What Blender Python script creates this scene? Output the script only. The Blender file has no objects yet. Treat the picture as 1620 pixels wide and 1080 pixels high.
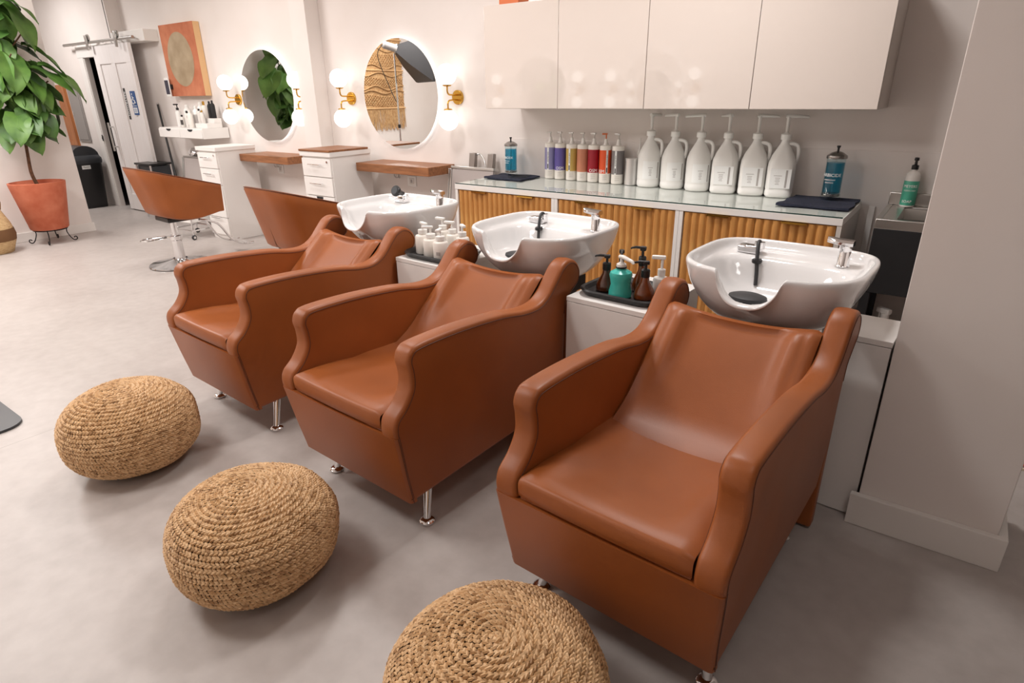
import bpy, bmesh, math, random
from mathutils import Vector, Matrix
random.seed(7)
PI = math.pi
sc = bpy.context.scene
COL = sc.collection

# ------------------------------------------------------------------ camera, world, exposure, lights
cam_d = bpy.data.cameras.new('camera')
cam_d.sensor_fit = 'HORIZONTAL'; cam_d.sensor_width = 36.0
cam_d.lens = 36.0 * 962.88 / 1620.0
cam_d.clip_start = 0.02; cam_d.clip_end = 100
cam = bpy.data.objects.new('camera', cam_d); COL.objects.link(cam)
_r = Vector((0.81311478, 0.5819653, -0.01267831))
_d = Vector((0.20985084, -0.31337756, -0.92615179))
_f = Vector((-0.5429613, 0.75040716, -0.37693783))
cam.matrix_world = Matrix(((_r.x, -_d.x, -_f.x, 0.0), (_r.y, -_d.y, -_f.y, 0.0), (_r.z, -_d.z, -_f.z, 1.6), (0, 0, 0, 1)))
sc.camera = cam

w = bpy.data.worlds.new('world'); sc.world = w; w.use_nodes = True
w.node_tree.nodes['Background'].inputs[0].default_value = (1.0, 0.96, 0.93, 1)
w.node_tree.nodes['Background'].inputs[1].default_value = 0.08
sc.view_settings.view_transform = 'Standard'
sc.view_settings.look = 'None'
sc.view_settings.exposure = 0.02
sc.view_settings.gamma = 1.0
sc.view_settings.use_curve_mapping = False
sc.cycles.use_adaptive_sampling = True
sc.cycles.adaptive_threshold = 0.03
sc.cycles.max_bounces = 8
sc.cycles.transparent_max_bounces = 10

CEIL = 3.3
def area(name, loc, size, power, color=(1.0, 0.97, 0.95), sy=None):
    l = bpy.data.lights.new(name, 'AREA'); l.energy = power; l.color = color
    l.shape = 'RECTANGLE'; l.size = size; l.size_y = sy or size
    o = bpy.data.objects.new(name, l); COL.objects.link(o); o.location = loc
    return o
for i, (x, y, s, p) in enumerate([(-8.0, 1.5, .9, 96), (-5.6, 0.4, .9, 58), (-3.5, 2.75, .5, 36),
                                  (-2.9, 0.1, .7, 40), (-11.0, 3.0, .7, 60), (-1.3, 2.9, .45, 39), (-6.4, 3.0, .6, 28), (.5, 0.6, .6, 9)]):
    area('ceiling_fill', (x, y, CEIL - .04), s, p)  # unseen area lights added under the ceiling, powered region by region as fill

# ------------------------------------------------------------------ materials
def srgb(r, g, b):
    f = lambda c: (c / 255 / 12.92) if c / 255 <= .04045 else ((c / 255 + .055) / 1.055) ** 2.4
    return (f(r), f(g), f(b), 1)
def mat(name, col, rough=.5, metal=0.0, **kw):
    m = bpy.data.materials.new(name); m.use_nodes = True
    b = m.node_tree.nodes['Principled BSDF']
    b.inputs['Base Color'].default_value = col; b.inputs['Roughness'].default_value = rough
    b.inputs['Metallic'].default_value = metal
    for k, v in kw.items():
        b.inputs[k.replace('_', ' ')].default_value = v
    return m
def nodes(m): return m.node_tree.nodes, m.node_tree.links, m.node_tree.nodes['Principled BSDF']
def noise_col(m, c1, c2, scale, detail=4, stretch=None, lo=.3, hi=.7, coord='Object', bump=0, bscale=None, bdist=.002):
    n, l, b = nodes(m)
    tc = n.new('ShaderNodeTexCoord'); src = tc.outputs[coord]
    if stretch:
        mp = n.new('ShaderNodeMapping'); mp.inputs['Scale'].default_value = stretch
        l.new(src, mp.inputs[0]); src = mp.outputs[0]
    t = n.new('ShaderNodeTexNoise'); t.inputs['Scale'].default_value = scale; t.inputs['Detail'].default_value = detail
    l.new(src, t.inputs['Vector'])
    r = n.new('ShaderNodeValToRGB'); r.color_ramp.elements[0].position = lo; r.color_ramp.elements[1].position = hi
    r.color_ramp.elements[0].color = c1; r.color_ramp.elements[1].color = c2
    l.new(t.outputs['Fac'], r.inputs[0]); l.new(r.outputs[0], b.inputs['Base Color'])
    if bump:
        t2 = n.new('ShaderNodeTexNoise'); t2.inputs['Scale'].default_value = bscale or scale; t2.inputs['Detail'].default_value = 3
        l.new(src, t2.inputs['Vector'])
        bp = n.new('ShaderNodeBump'); bp.inputs['Strength'].default_value = bump; bp.inputs['Distance'].default_value = bdist
        l.new(t2.outputs['Fac'], bp.inputs['Height']); l.new(bp.outputs[0], b.inputs['Normal'])
    return m
def emit(name, col, s):
    m = bpy.data.materials.new(name); m.use_nodes = True
    n, l = m.node_tree.nodes, m.node_tree.links
    n.remove(n['Principled BSDF']); e = n.new('ShaderNodeEmission')
    e.inputs[0].default_value = col; e.inputs[1].default_value = s
    l.new(e.outputs[0], n['Material Output'].inputs[0]); return m
def clear(name, tint, rough=.0, ior=1.45):
    m = bpy.data.materials.new(name); m.use_nodes = True
    n, l = m.node_tree.nodes, m.node_tree.links
    n.remove(n['Principled BSDF'])
    t = n.new('ShaderNodeBsdfTransparent'); t.inputs[0].default_value = tint
    g = n.new('ShaderNodeBsdfGlossy'); g.inputs['Roughness'].default_value = rough
    f = n.new('ShaderNodeFresnel'); f.inputs[0].default_value = ior
    mx = n.new('ShaderNodeMixShader')
    gm = n.new('ShaderNodeNewGeometry'); mu = n.new('ShaderNodeMath'); mu.operation = 'SUBTRACT'; mu.use_clamp = True
    l.new(f.outputs[0], mu.inputs[0]); l.new(gm.outputs['Backfacing'], mu.inputs[1])
    l.new(mu.outputs[0], mx.inputs[0]); l.new(t.outputs[0], mx.inputs[1]); l.new(g.outputs[0], mx.inputs[2])
    l.new(mx.outputs[0], n['Material Output'].inputs[0]); return m

M = {}
M['wall'] = noise_col(mat('wall_paint', srgb(232, 224, 218), .75), srgb(230, 221, 215), srgb(235, 227, 222), 2.0, bump=.15, bscale=180, bdist=.001)
M['white'] = mat('white_laminate', srgb(236, 232, 228), .35)
M['trimwhite'] = mat('white_trim_paint', srgb(233, 228, 223), .45)
M['gloss'] = mat('gloss_white_door', srgb(219, 207, 198), .06, Coat_Weight=1.0, Coat_Roughness=.015, Coat_IOR=1.6)
M['cabside'] = mat('cabinet_carcass', srgb(205, 197, 190), .5)
M['ceil'] = mat('ceiling_paint', srgb(235, 230, 226), .9)
M['door'] = noise_col(mat('door_paint', srgb(238, 233, 231), .5), srgb(236, 229, 226), srgb(240, 235, 233), 6, stretch=(8, 8, .5))
M['dark'] = mat('unlit_room_dark', srgb(40, 27, 20), .9)  # hall walls: darkness of the unlit room is put into the colour
M['leather'] = mat('tan_leather', srgb(165, 93, 56), .42, Specular_IOR_Level=.4)
n, l, b = nodes(M['leather'])
tc = n.new('ShaderNodeTexCoord'); t = n.new('ShaderNodeTexNoise'); t.inputs['Scale'].default_value = 3.5
r = n.new('ShaderNodeValToRGB'); r.color_ramp.elements[0].color = srgb(144, 78, 35); r.color_ramp.elements[1].color = srgb(157, 87, 41)
r.color_ramp.elements[0].position = .3; r.color_ramp.elements[1].position = .7
l.new(tc.outputs['Object'], t.inputs['Vector']); l.new(t.outputs['Fac'], r.inputs[0]); l.new(r.outputs[0], b.inputs['Base Color'])
v = n.new('ShaderNodeTexVoronoi'); v.inputs['Scale'].default_value = 420; l.new(tc.outputs['Object'], v.inputs['Vector'])
bp = n.new('ShaderNodeBump'); bp.inputs['Strength'].default_value = .16; bp.inputs['Distance'].default_value = .0008
l.new(v.outputs['Distance'], bp.inputs['Height']); l.new(bp.outputs[0], b.inputs['Normal'])
M['seam'] = mat('leather_seam', srgb(86, 42, 18), .6)
M['porcelain'] = mat('white_porcelain', srgb(228, 226, 225), .07, Coat_Weight=.5, Coat_Roughness=.03)
M['chrome'] = mat('chrome', (.82, .82, .83, 1), .08, 1.0)
M['steel'] = mat('brushed_steel', (.55, .54, .52, 1), .3, 1.0)
M['darkchrome'] = mat('base_chrome', (.52, .52, .53, 1), .1, 1.0)
M['darksteel'] = mat('dark_steel', (.34, .33, .32, 1), .22, 1.0)
M['bronze'] = mat('bronze_grey_metal', (.30, .27, .25, 1), .4, 1.0)
M['gold'] = mat('brass_gold', srgb(214, 168, 78), .22, 1.0)
M['black'] = mat('black_plastic', srgb(28, 27, 28), .35)
M['blackrub'] = mat('black_rubber', srgb(42, 42, 44), .5)
M['blackmatte'] = mat('black_matte', srgb(24, 23, 25), .7)
M['greyplast'] = mat('dark_grey_plastic', srgb(52, 54, 58), .4)
M['whiteplast'] = mat('white_plastic', srgb(240, 238, 234), .3)
M['cream'] = mat('cream_plastic', srgb(238, 232, 224), .3)
M['clearplast'] = mat('milky_plastic', srgb(225, 220, 214), .25)
M['teal'] = mat('teal_plastic', srgb(64, 178, 166), .28)
M['green'] = mat('green_label', srgb(75, 168, 140), .4)
M['amber'] = mat('amber_glass', srgb(70, 30, 10), .06, Coat_Weight=.6)
M['amber2'] = mat('amber_plastic', srgb(105, 48, 14), .08, Coat_Weight=.6)
M['glass'] = clear('glass_sheet', (.965, .985, .975, 1))
M['jarglass'] = clear('jar_glass', (.9, .95, .96, 1))
M['bluewater'] = clear('blue_disinfectant', (.13, .60, .76, 1))
M['navy'] = noise_col(mat('navy_terry', srgb(34, 36, 52), .95), srgb(26, 28, 42), srgb(46, 50, 70), 90, bump=.8, bscale=260, bdist=.004)
M['oak'] = noise_col(mat('fluted_oak', srgb(190, 128, 62), .5), srgb(178, 116, 54), srgb(216, 160, 90), 9, 6, (5, 5, .45), .3, .72, bump=.25, bscale=30)
M['shelfwood'] = noise_col(mat('shelf_wood', srgb(165, 108, 64), .45), srgb(122, 76, 44), srgb(162, 106, 66), 7, 6, (.6, 6, 6))
M['canvas'] = noise_col(mat('terracotta_canvas', srgb(190, 115, 80), .85), srgb(176, 98, 66), srgb(205, 130, 95), 5, 6, bump=.3, bscale=60)
M['canvasdot'] = noise_col(mat('taupe_paint', srgb(168, 148, 120), .85), srgb(156, 135, 106), srgb(184, 164, 136), 5, 6, bump=.3, bscale=60)
M['pine'] = mat('pine_frame', srgb(226, 184, 134), .6)
M['terracotta'] = noise_col(mat('terracotta_pot', srgb(190, 100, 68), .85), srgb(178, 88, 58), srgb(206, 124, 94), 6, 6, lo=.3, hi=.75)
M['soil'] = mat('soil', srgb(50, 36, 28), .95)
M['iron'] = mat('wrought_iron', srgb(32, 28, 28), .5, .6)
M['bark'] = noise_col(mat('bark', srgb(92, 62, 44), .9), srgb(70, 46, 32), srgb(120, 84, 60), 30)
M['leaf'] = noise_col(mat('fig_leaf', srgb(66, 104, 38), .5), srgb(34, 66, 22), srgb(76, 112, 46), 5, 5)
M['leaf2'] = noise_col(mat('fig_leaf_light', srgb(94, 132, 52), .5), srgb(50, 86, 28), srgb(98, 134, 58), 5, 5)
M['vein'] = mat('leaf_vein', srgb(140, 165, 90), .5)
M['brownwood'] = noise_col(mat('brown_panel', srgb(180, 112, 64), .5), srgb(166, 100, 54), srgb(192, 124, 74), 6, 5, (4, 4, .4))
M['greypanel'] = mat('grey_metal_panel', srgb(150, 144, 140), .5)
M['signblue'] = mat('sign_blue', srgb(24, 78, 140), .4)
M['signblack'] = mat('sign_black', srgb(22, 20, 20), .4)
M['print'] = mat('white_print', srgb(244, 244, 242), .5)
M['dprint'] = mat('dark_print', srgb(70, 66, 64), .6)
M['lprint'] = mat('light_grey_print', srgb(176, 170, 166), .6)
M['jute'] = noise_col(mat('jute', srgb(176, 134, 86), .55), srgb(178, 136, 90), srgb(218, 178, 130), 14, 3, lo=.25, hi=.75)
M['jutedark'] = mat('jute_core', srgb(86, 58, 32), .95)
M['basket'] = noise_col(mat('seagrass', srgb(196, 164, 118), .9), srgb(170, 136, 92), srgb(214, 184, 140), 30, stretch=(1, 1, 6))
M['basketdark'] = mat('dark_seagrass', srgb(112, 78, 48), .9)
M['macrame'] = noise_col(mat('macrame_cord', srgb(196, 154, 106), .95), srgb(176, 132, 86), srgb(214, 176, 128), 30)
M['softbox'] = mat('softbox_fabric', srgb(44, 42, 44), .6)
M['halo'] = emit('led_halo', (.93, .97, 1, 1), 6.0)
M['globe'] = emit('globe_glow', (1.0, .95, .89, 1), 2.4)
M['mirror'] = mat('mirror_silver', (.86, .87, .86, 1), .0, 1.0)
M['screen'] = mat('phone_screen', srgb(40, 40, 62), .15)
M['orange'] = mat('orange_box', srgb(206, 110, 62), .5)
M['tin'] = mat('tin', (.72, .71, .7, 1), .35, .9)
M['towelgrey'] = mat('grey_board', srgb(172, 162, 158), .6)

# floor: poured micro-cement with clouded tone
M['floor'] = mat('microcement', srgb(186, 176, 168), .42)
n, l, b = nodes(M['floor'])
tc = n.new('ShaderNodeTexCoord')
t1 = n.new('ShaderNodeTexNoise'); t1.inputs['Scale'].default_value = 1.1; t1.inputs['Detail'].default_value = 7; t1.inputs['Roughness'].default_value = .62
t2 = n.new('ShaderNodeTexNoise'); t2.inputs['Scale'].default_value = 14; t2.inputs['Detail'].default_value = 6
l.new(tc.outputs['Object'], t1.inputs['Vector']); l.new(tc.outputs['Object'], t2.inputs['Vector'])
ad = n.new('ShaderNodeMix'); ad.inputs[0].default_value = .35
l.new(t1.outputs['Fac'], ad.inputs[2]); l.new(t2.outputs['Fac'], ad.inputs[3])
r = n.new('ShaderNodeValToRGB'); r.color_ramp.elements[0].position = .34; r.color_ramp.elements[1].position = .66
r.color_ramp.elements[0].color = srgb(168, 159, 154); r.color_ramp.elements[1].color = srgb(189, 181, 176)
l.new(ad.outputs[0], r.inputs[0])
sx_ = n.new('ShaderNodeSeparateXYZ'); l.new(tc.outputs['Object'], sx_.inputs[0])
m1 = n.new('ShaderNodeMath'); m1.operation = 'ADD'; m1.inputs[1].default_value = 3.6; l.new(sx_.outputs['X'], m1.inputs[0])
m2 = n.new('ShaderNodeMath'); m2.operation = 'LESS_THAN'; m2.inputs[1].default_value = .002; ma_ = n.new('ShaderNodeMath'); ma_.operation = 'ABSOLUTE'; l.new(m1.outputs[0], ma_.inputs[0]); l.new(ma_.outputs[0], m2.inputs[0])
jm = n.new('ShaderNodeMix'); jm.data_type = 'RGBA'; jm.inputs[7].default_value = srgb(150, 141, 134)
l.new(m2.outputs[0], jm.inputs[0]); l.new(r.outputs[0], jm.inputs[6]); l.new(jm.outputs[2], b.inputs['Base Color'])
bp = n.new('ShaderNodeBump'); bp.inputs['Strength'].default_value = .1; bp.inputs['Distance'].default_value = .002
l.new(t2.outputs['Fac'], bp.inputs['Height']); l.new(bp.outputs[0], b.inputs['Normal'])

# patterned floor covering: cream, terracotta waves and red ovals with grey outline
M['pattern'] = mat('patterned_weave', srgb(230, 215, 190), .8)
n, l, b = nodes(M['pattern'])
tc = n.new('ShaderNodeTexCoord')
wv = n.new('ShaderNodeTexWave'); wv.inputs['Scale'].default_value = 2.4; wv.inputs['Distortion'].default_value = 3; wv.inputs['Detail'].default_value = 1
wv.bands_direction = 'Y'
l.new(tc.outputs['Object'], wv.inputs['Vector'])
r = n.new('ShaderNodeValToRGB'); r.color_ramp.interpolation = 'CONSTANT'
r.color_ramp.elements[0].color = srgb(232, 216, 192); r.color_ramp.elements[1].color = srgb(208, 128, 98); r.color_ramp.elements[1].position = .6
l.new(wv.outputs['Fac'], r.inputs[0])
vr = n.new('ShaderNodeTexVoronoi'); vr.inputs['Scale'].default_value = 8; vr.inputs['Randomness'].default_value = 0
l.new(tc.outputs['Object'], vr.inputs['Vector'])
r2 = n.new('ShaderNodeValToRGB'); r2.color_ramp.interpolation = 'CONSTANT'
r2.color_ramp.elements[0].color = (1, 1, 1, 1); r2.color_ramp.elements[1].color = (.5, .5, .5, 1); r2.color_ramp.elements[1].position = .26
e = r2.color_ramp.elements.new(.36); e.color = (0, 0, 0, 1)
l.new(vr.outputs['Distance'], r2.inputs[0])
r3 = n.new('ShaderNodeValToRGB'); r3.color_ramp.interpolation = 'CONSTANT'
r3.color_ramp.elements[0].color = srgb(110, 106, 102); r3.color_ramp.elements[1].color = srgb(196, 70, 48); r3.color_ramp.elements[1].position = .8
l.new(r2.outputs[0], r3.inputs[0])
cp = n.new('ShaderNodeMath'); cp.operation = 'GREATER_THAN'; cp.inputs[1].default_value = .2
l.new(r2.outputs[0], cp.inputs[0])
mx = n.new('ShaderNodeMix'); mx.data_type = 'RGBA'
l.new(cp.outputs[0], mx.inputs[0]); l.new(r.outputs[0], mx.inputs[6]); l.new(r3.outputs[0], mx.inputs[7])
l.new(mx.outputs[2], b.inputs['Base Color'])

# ------------------------------------------------------------------ mesh helpers
class MB:
    def __init__(s): s.bm = bmesh.new(); s.lay = s.bm.faces.layers.int.new('flat')
    def quads(s, rings, closed=True, cap0=False, cap1=False, loop=False):
        bm = s.bm; R = [[bm.verts.new(p) for p in r] for r in rings]
        pairs = list(zip(R[:-1], R[1:])) + ([(R[-1], R[0])] if loop else [])
        for a, c in pairs:
            k = len(a)
            for i in range(k if closed else k - 1):
                j = (i + 1) % k
                try: bm.faces.new((a[i], a[j], c[j], c[i]))
                except ValueError: pass
        if cap0: bm.faces.new(list(reversed(R[0])))
        if cap1: bm.faces.new(R[-1])
        return s
    def box(s, x0, x1, y0, y1, z0, z1, bev=0, seg=2):
        bm = s.bm; vs = [bm.verts.new((x, y, z)) for x in (x0, x1) for y in (y0, y1) for z in (z0, z1)]
        fs = [bm.faces.new([vs[i] for i in q]) for q in ((0, 1, 3, 2), (4, 6, 7, 5), (0, 4, 5, 1), (2, 3, 7, 6), (0, 2, 6, 4), (1, 5, 7, 3))]
        if bev:
            ed = list({e for f in fs for e in f.edges})
            old = set(bm.faces) - set(fs)
            bmesh.ops.bevel(bm, geom=ed, offset=bev, segments=seg, affect='EDGES', profile=.5)
            for f in bm.faces:
                if f not in old:
                    f.normal_update()
                    if max(abs(c) for c in f.normal) > .9999: f[s.lay] = 1
        return s
    def lathe(s, prof, c=(0, 0, 0), n=24, cap0=True, cap1=True, sx=1, sy=1):
        rings = [[(c[0] + r * sx * math.cos(2 * PI * i / n), c[1] + r * sy * math.sin(2 * PI * i / n), c[2] + z) for i in range(n)] for r, z in prof]
        return s.quads(rings, True, cap0, cap1)
    def tube(s, pts, rad, n=8, cap=True, loop=False):
        pts = [Vector(p) for p in pts]; N = len(pts)
        rad = rad if isinstance(rad, (list, tuple)) else [rad] * N
        rings = []; u = None
        for i, p in enumerate(pts):
            if loop: t = (pts[(i + 1) % N] - pts[i - 1]).normalized()
            else: t = (pts[min(i + 1, N - 1)] - pts[max(i - 1, 0)]).normalized()
            if u is None:
                u = t.orthogonal().normalized()
            u = (u - t * u.dot(t)).normalized(); vv = t.cross(u)
            rings.append([p + (u * math.cos(2 * PI * k / n) + vv * math.sin(2 * PI * k / n)) * rad[i] for k in range(n)])
        return s.quads(rings, True, cap and not loop, cap and not loop, loop)
    def cyl(s, a, b, r0, r1=None, n=16):
        return s.tube([a, b], [r0, r0 if r1 is None else r1], n)
    def ell(s, c, rx, ry, rz, nu=20, nv=12):
        rings = [[(c[0] + rx * math.cos(th) * math.cos(2 * PI * i / nu), c[1] + ry * math.cos(th) * math.sin(2 * PI * i / nu), c[2] + rz * math.sin(th)) for i in range(nu)]
                 for th in [(-.5 + (j + .02) / (nv + .04) * 1) * PI for j in range(nv + 1)]]
        return s.quads(rings, True, True, True)
    def prism(s, poly, f0, f1):
        bm = s.bm; a = [bm.verts.new(f0(p)) for p in poly]; c = [bm.verts.new(f1(p)) for p in poly]; k = len(poly)
        for i in range(k):
            j = (i + 1) % k; bm.faces.new((a[i], a[j], c[j], c[i]))
        f = [bm.faces.new(list(reversed(a))), bm.faces.new(c)]
        bmesh.ops.triangulate(bm, faces=f)
        return s
    def grid(s, rows): return s.quads(rows, closed=False)
    def xf(s, m): bmesh.ops.transform(s.bm, matrix=m, verts=s.bm.verts); return s
    def build(s, name, m, parent=None, smooth=True, ang=38, flip=True, loc=None, rotz=0, kind=None, label=None):
        bm = s.bm
        if flip: bmesh.ops.recalc_face_normals(bm, faces=bm.faces)
        if smooth:
            lim = math.radians(ang)
            for f in bm.faces: f.smooth = f[s.lay] == 0
            for e in bm.edges:
                if len(e.link_faces) == 2 and e.calc_face_angle(0) > lim: e.smooth = False
        me = bpy.data.meshes.new(name); bm.to_mesh(me); bm.free()
        me.materials.append(M[m] if isinstance(m, str) else m)
        return link(name, me, parent, loc, rotz, kind, label)
def link(name, me, parent=None, loc=None, rotz=0, kind=None, label=None):
    o = bpy.data.objects.new(name, me); COL.objects.link(o)
    if parent: o.parent = parent
    if loc: o.location = loc
    if rotz: o.rotation_euler = (0, 0, rotz)
    if kind: o['kind'] = kind
    if label: o['label'] = label
    return o
def tag(o, label, cat, group=None):
    o['label'] = label; o['category'] = cat
    if group: o['group'] = group
    return o
def thing(name, label, cat, loc=(0, 0, 0), rotz=0, group=None):
    o = bpy.data.objects.new(name, None); COL.objects.link(o); o.empty_display_size = .1
    o.location = loc; o.rotation_euler = (0, 0, rotz)
    return tag(o, label, cat, group)
def struct(name, mb, m, parent=None, **k):
    return mb.build(name, m, parent, kind='structure', **k)
CH = {}
def kids(o): return [c for c in bpy.data.objects if c.parent == o]
def dup(o, parent=None, loc=None, rotz=None, label=None, group=None):
    c = o.copy(); COL.objects.link(c)
    if parent: c.parent = parent
    if loc is not None: c.location = loc
    if rotz is not None: c.rotation_euler = (0, 0, rotz)
    if label: c['label'] = label
    if group: c['group'] = group
    for ch in kids(o): dup(ch, c)
    return c
def catmull(pts, per=6, closed=False):
    P = [Vector(p) for p in pts]; N = len(P); out = []
    for i in range(N if closed else N - 1):
        if closed: a, b_, c, d = P[i - 1], P[i], P[(i + 1) % N], P[(i + 2) % N]
        else: a, b_, c, d = P[max(i - 1, 0)], P[i], P[i + 1], P[min(i + 2, N - 1)]
        for k in range(per):
            t = k / per
            out.append(.5 * ((2 * b_) + (c - a) * t + (2 * a - 5 * b_ + 4 * c - d) * t * t + (3 * b_ - a - 3 * c + d) * t ** 3))
    if not closed: out.append(P[-1])
    return out
def sstep(a, b_, x):
    t = min(1, max(0, (x - a) / (b_ - a))); return t * t * (3 - 2 * t)
def text_mesh(body, size, ext=.0004, align='CENTER'):
    c = bpy.data.curves.new('lettering', 'FONT'); c.body = body; c.size = size; c.extrude = ext
    c.align_x = align; c.align_y = 'CENTER'; c.resolution_u = 2
    o = bpy.data.objects.new('lettering', c); COL.objects.link(o)
    dg = bpy.context.evaluated_depsgraph_get(); dg.update()
    me = bpy.data.meshes.new_from_object(o.evaluated_get(dg))
    bpy.data.objects.remove(o); return me
def text_flat(name, body, size, m, parent, mtx):
    me = text_mesh(body, size); me.transform(mtx); me.materials.clear(); me.materials.append(M[m])
    return link(name, me, parent)
def text_cyl(name, body, size, m, parent, R, ang, z, vertical=False):
    """letters wrapped on an upright cylinder of radius R, centred at angle ang"""
    me = text_mesh(body, size)
    for v_ in me.vertices:
        x, y, d_ = v_.co
        if vertical: x, y = y, -x
        a = ang + x / R
        v_.co = ((R + .0006 + d_) * math.cos(a), (R + .0006 + d_) * math.sin(a), z + y)
    me.materials.clear(); me.materials.append(M[m]); return link(name, me, parent)
def cyl_patch(mb, R, a0, a1, z0, z1, n=10, t=.0008):
    aa = [a0 + (a1 - a0) * i / n for i in range(n + 1)]
    mb.quads([[((R) * math.cos(a), (R) * math.sin(a), z) for a in aa] for z in (z0, z0, z1, z1)][1:3], closed=False)
    o = [[(R + t) * math.cos(a) for a in aa], [(R + t) * math.sin(a) for a in aa]]
    mb.quads([[(o[0][i], o[1][i], z) for i in range(n + 1)] for z in (z0, z1)], closed=False)
    return mb
def facing(angle=-PI / 2):
    """matrix: text in XY plane -> upright, readable from -Y, then turned"""
    return Matrix.Rotation(angle + PI / 2, 4, 'Z') @ Matrix.Rotation(PI / 2, 4, 'X')

# ================================================================== THE ROOM
WB = 4.57      # back wall plane
DW = 4.40      # plane of the furred-out door wall
XL = -9.13     # left wall plane
struct('floor', MB().box(-13.2, 6.6, -1.5, 6.2, -.05, 0), 'floor')
struct('ceiling', MB().box(-13.2, 6.6, -1.5, 6.2, CEIL, CEIL + .05), 'ceil')
struct('wall_back', MB().box(-9.95, 6.5, WB, WB + .1, 0, CEIL), 'wall')
struct('wall_front', MB().box(-13.2, 6.5, -1.6, -1.45, 0, CEIL), 'wall')
struct('wall_right', MB().box(6.4, 6.5, -1.45, WB, 0, CEIL), 'wall')
struct('wall_left', MB().box(XL - .14, XL, -1.45, 3.27, 0, CEIL), 'wall')
struct('wall_end', MB().box(-13.2, -13.05, -1.45, 4.6, 0, CEIL), 'wall')
struct('baseboard_left', MB().box(XL, XL + .018, -1.45, 3.29, 0, .11, .004), 'trimwhite')
struct('baseboard_back', MB().box(-9.9, -3.4, WB - .015, WB, 0, .1, .004), 'trimwhite')
dwall = MB().box(-13.05, -10.93, DW, DW + .06, 0, CEIL).box(-10.93, -9.96, DW, DW + .06, 2.17, CEIL)
dwall.box(-9.98, -9.93, DW, WB + .1, 0, CEIL)
struct('wall_door', dwall, 'wall')
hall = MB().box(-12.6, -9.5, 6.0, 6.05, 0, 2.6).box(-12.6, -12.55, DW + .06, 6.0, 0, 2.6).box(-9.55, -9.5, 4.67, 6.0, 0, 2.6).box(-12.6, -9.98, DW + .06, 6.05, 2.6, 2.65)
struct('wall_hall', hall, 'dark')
# casing
cas = struct('trim_1', MB().box(-11.10, -10.95, DW - .022, DW, 0, 2.2, .004), 'trimwhite')
struct('casing_jamb', MB().box(-10.95, -10.932, DW - .012, DW + .062, 0, 2.16, .003), 'trimwhite', cas)
struct('casing_head', MB().box(-11.12, -9.90, DW - .026, DW, 2.17, 2.32, .004), 'trimwhite', cas)
struct('strike_plate', MB().box(-10.955, -10.935, DW - .03, DW - .02, 1.0, 1.09, .003).ell((-10.945, DW - .03, 1.04), .008, .006, .02), 'black', cas)
struct('trim_2', MB().box(-9.93, -9.0, 4.385, WB, 2.30, 2.44, .004), 'trimwhite')          # soffit box beside the door
struct('trim_3', MB().box(-5.945, -5.69, DW, WB, 0, CEIL, .004), 'wall')                   # pilaster between the stations

# sliding door with rail
door = MB().box(-10.46, -9.385, 4.345, 4.38, .015, 2.30, .004).build('door_1', 'door', kind='structure')
for (x0, x1, z0, z1) in ((-10.46, -9.385, 2.06, 2.30), (-10.46, -10.32, .015, 2.06), (-9.53, -9.385, .015, 2.06), (-9.975, -9.865, .25, 2.06), (-10.32, -9.53, .015, .25)):
    MB().box(x0, x1, 4.331, 4.3455, z0, z1, .003).build('door_board', 'door', door)
hd = MB().tube([(-10.38, 4.27, .88), (-10.38, 4.27, 1.28)], .014, 12)
hd.cyl((-10.38, 4.27, .94), (-10.38, 4.34, .94), .009).cyl((-10.38, 4.27, 1.22), (-10.38, 4.34, 1.22), .009)
hd.build('door_handle', 'steel', door)
sg = MB().box(-9.615, -9.475, 4.326, 4.3309, 1.39, 1.70, .002).build('restroom_sign', 'signblue', door, label='blue accessible restroom sign with white wheelchair symbol')
# wheelchair pictogram
pic = MB().ell((-9.562, 4.324, 1.660), .0125, .002, .0125, 14, 6)
pic.tube([(-9.562, 4.324, 1.638), (-9.556, 4.324, 1.585), (-9.525, 4.324, 1.583), (-9.508, 4.324, 1.545), (-9.497, 4.324, 1.550)], .0065, 6)
pic.tube([(-9.560, 4.324, 1.615), (-9.528, 4.324, 1.612)], .0055, 6)
pic.tube([(-9.566 + .033 * math.cos(a), 4.324, 1.568 + .036 * math.sin(a)) for a in [math.radians(115 + k * 15) for k in range(16)]], .0055, 6)
pic.box(-9.60, -9.49, 4.3235, 4.3255, 1.505, 1.512).box(-9.597, -9.493, 4.3235, 4.3255, 1.415, 1.487)
pic.build('wheelchair_symbol', 'print', sg)
for k in range(4):
    MB().box(-9.585, -9.505, 4.322, 4.3238, 1.427 + k * .014, 1.432 + k * .014).build('print_line', 'signblue', sg)
bs = MB().box(-9.83, -9.775, 4.341, 4.3449, 1.33, 1.74, .001).build('vertical_sign', 'signblack', door, label='narrow black sign with vertical white lettering')
text_flat('sign_lettering', 'RESTROOM', .062, 'print', bs, Matrix.Translation((-9.802, 4.340, 1.535)) @ facing() @ Matrix.Rotation(-PI / 2, 4, 'Z'))
rail = thing('sliding_door_rail', 'brushed steel rail with two roller hangers above the white sliding door', 'door rail', (-10.2, 4.30, 2.345))
MB().cyl((-1.08, 0, 0), (1.08, 0, 0), .019, n=14).build('rail_bar', 'steel', rail)
for x in (-.95, -.45, .05, .55, .98):
    MB().cyl((x, 0, -.0), (x, .075, -.0), .012, n=10).build('standoff', 'steel', rail)
for x in (-.22, .66):
    h_ = MB().box(x - .022, x + .022, -.045, -.02, -.10, .09, .006)
    hg = h_.build('roller_hanger', 'steel', rail)
    MB().lathe([(.005, -.012), (.042, -.012), (.045, 0), (.042, .012), (.005, .012)], n=18).xf(Matrix.Translation((x, -.005, .06)) @ Matrix.Rotation(PI / 2, 4, 'X')).build('wheel', 'steel', hg)

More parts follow.
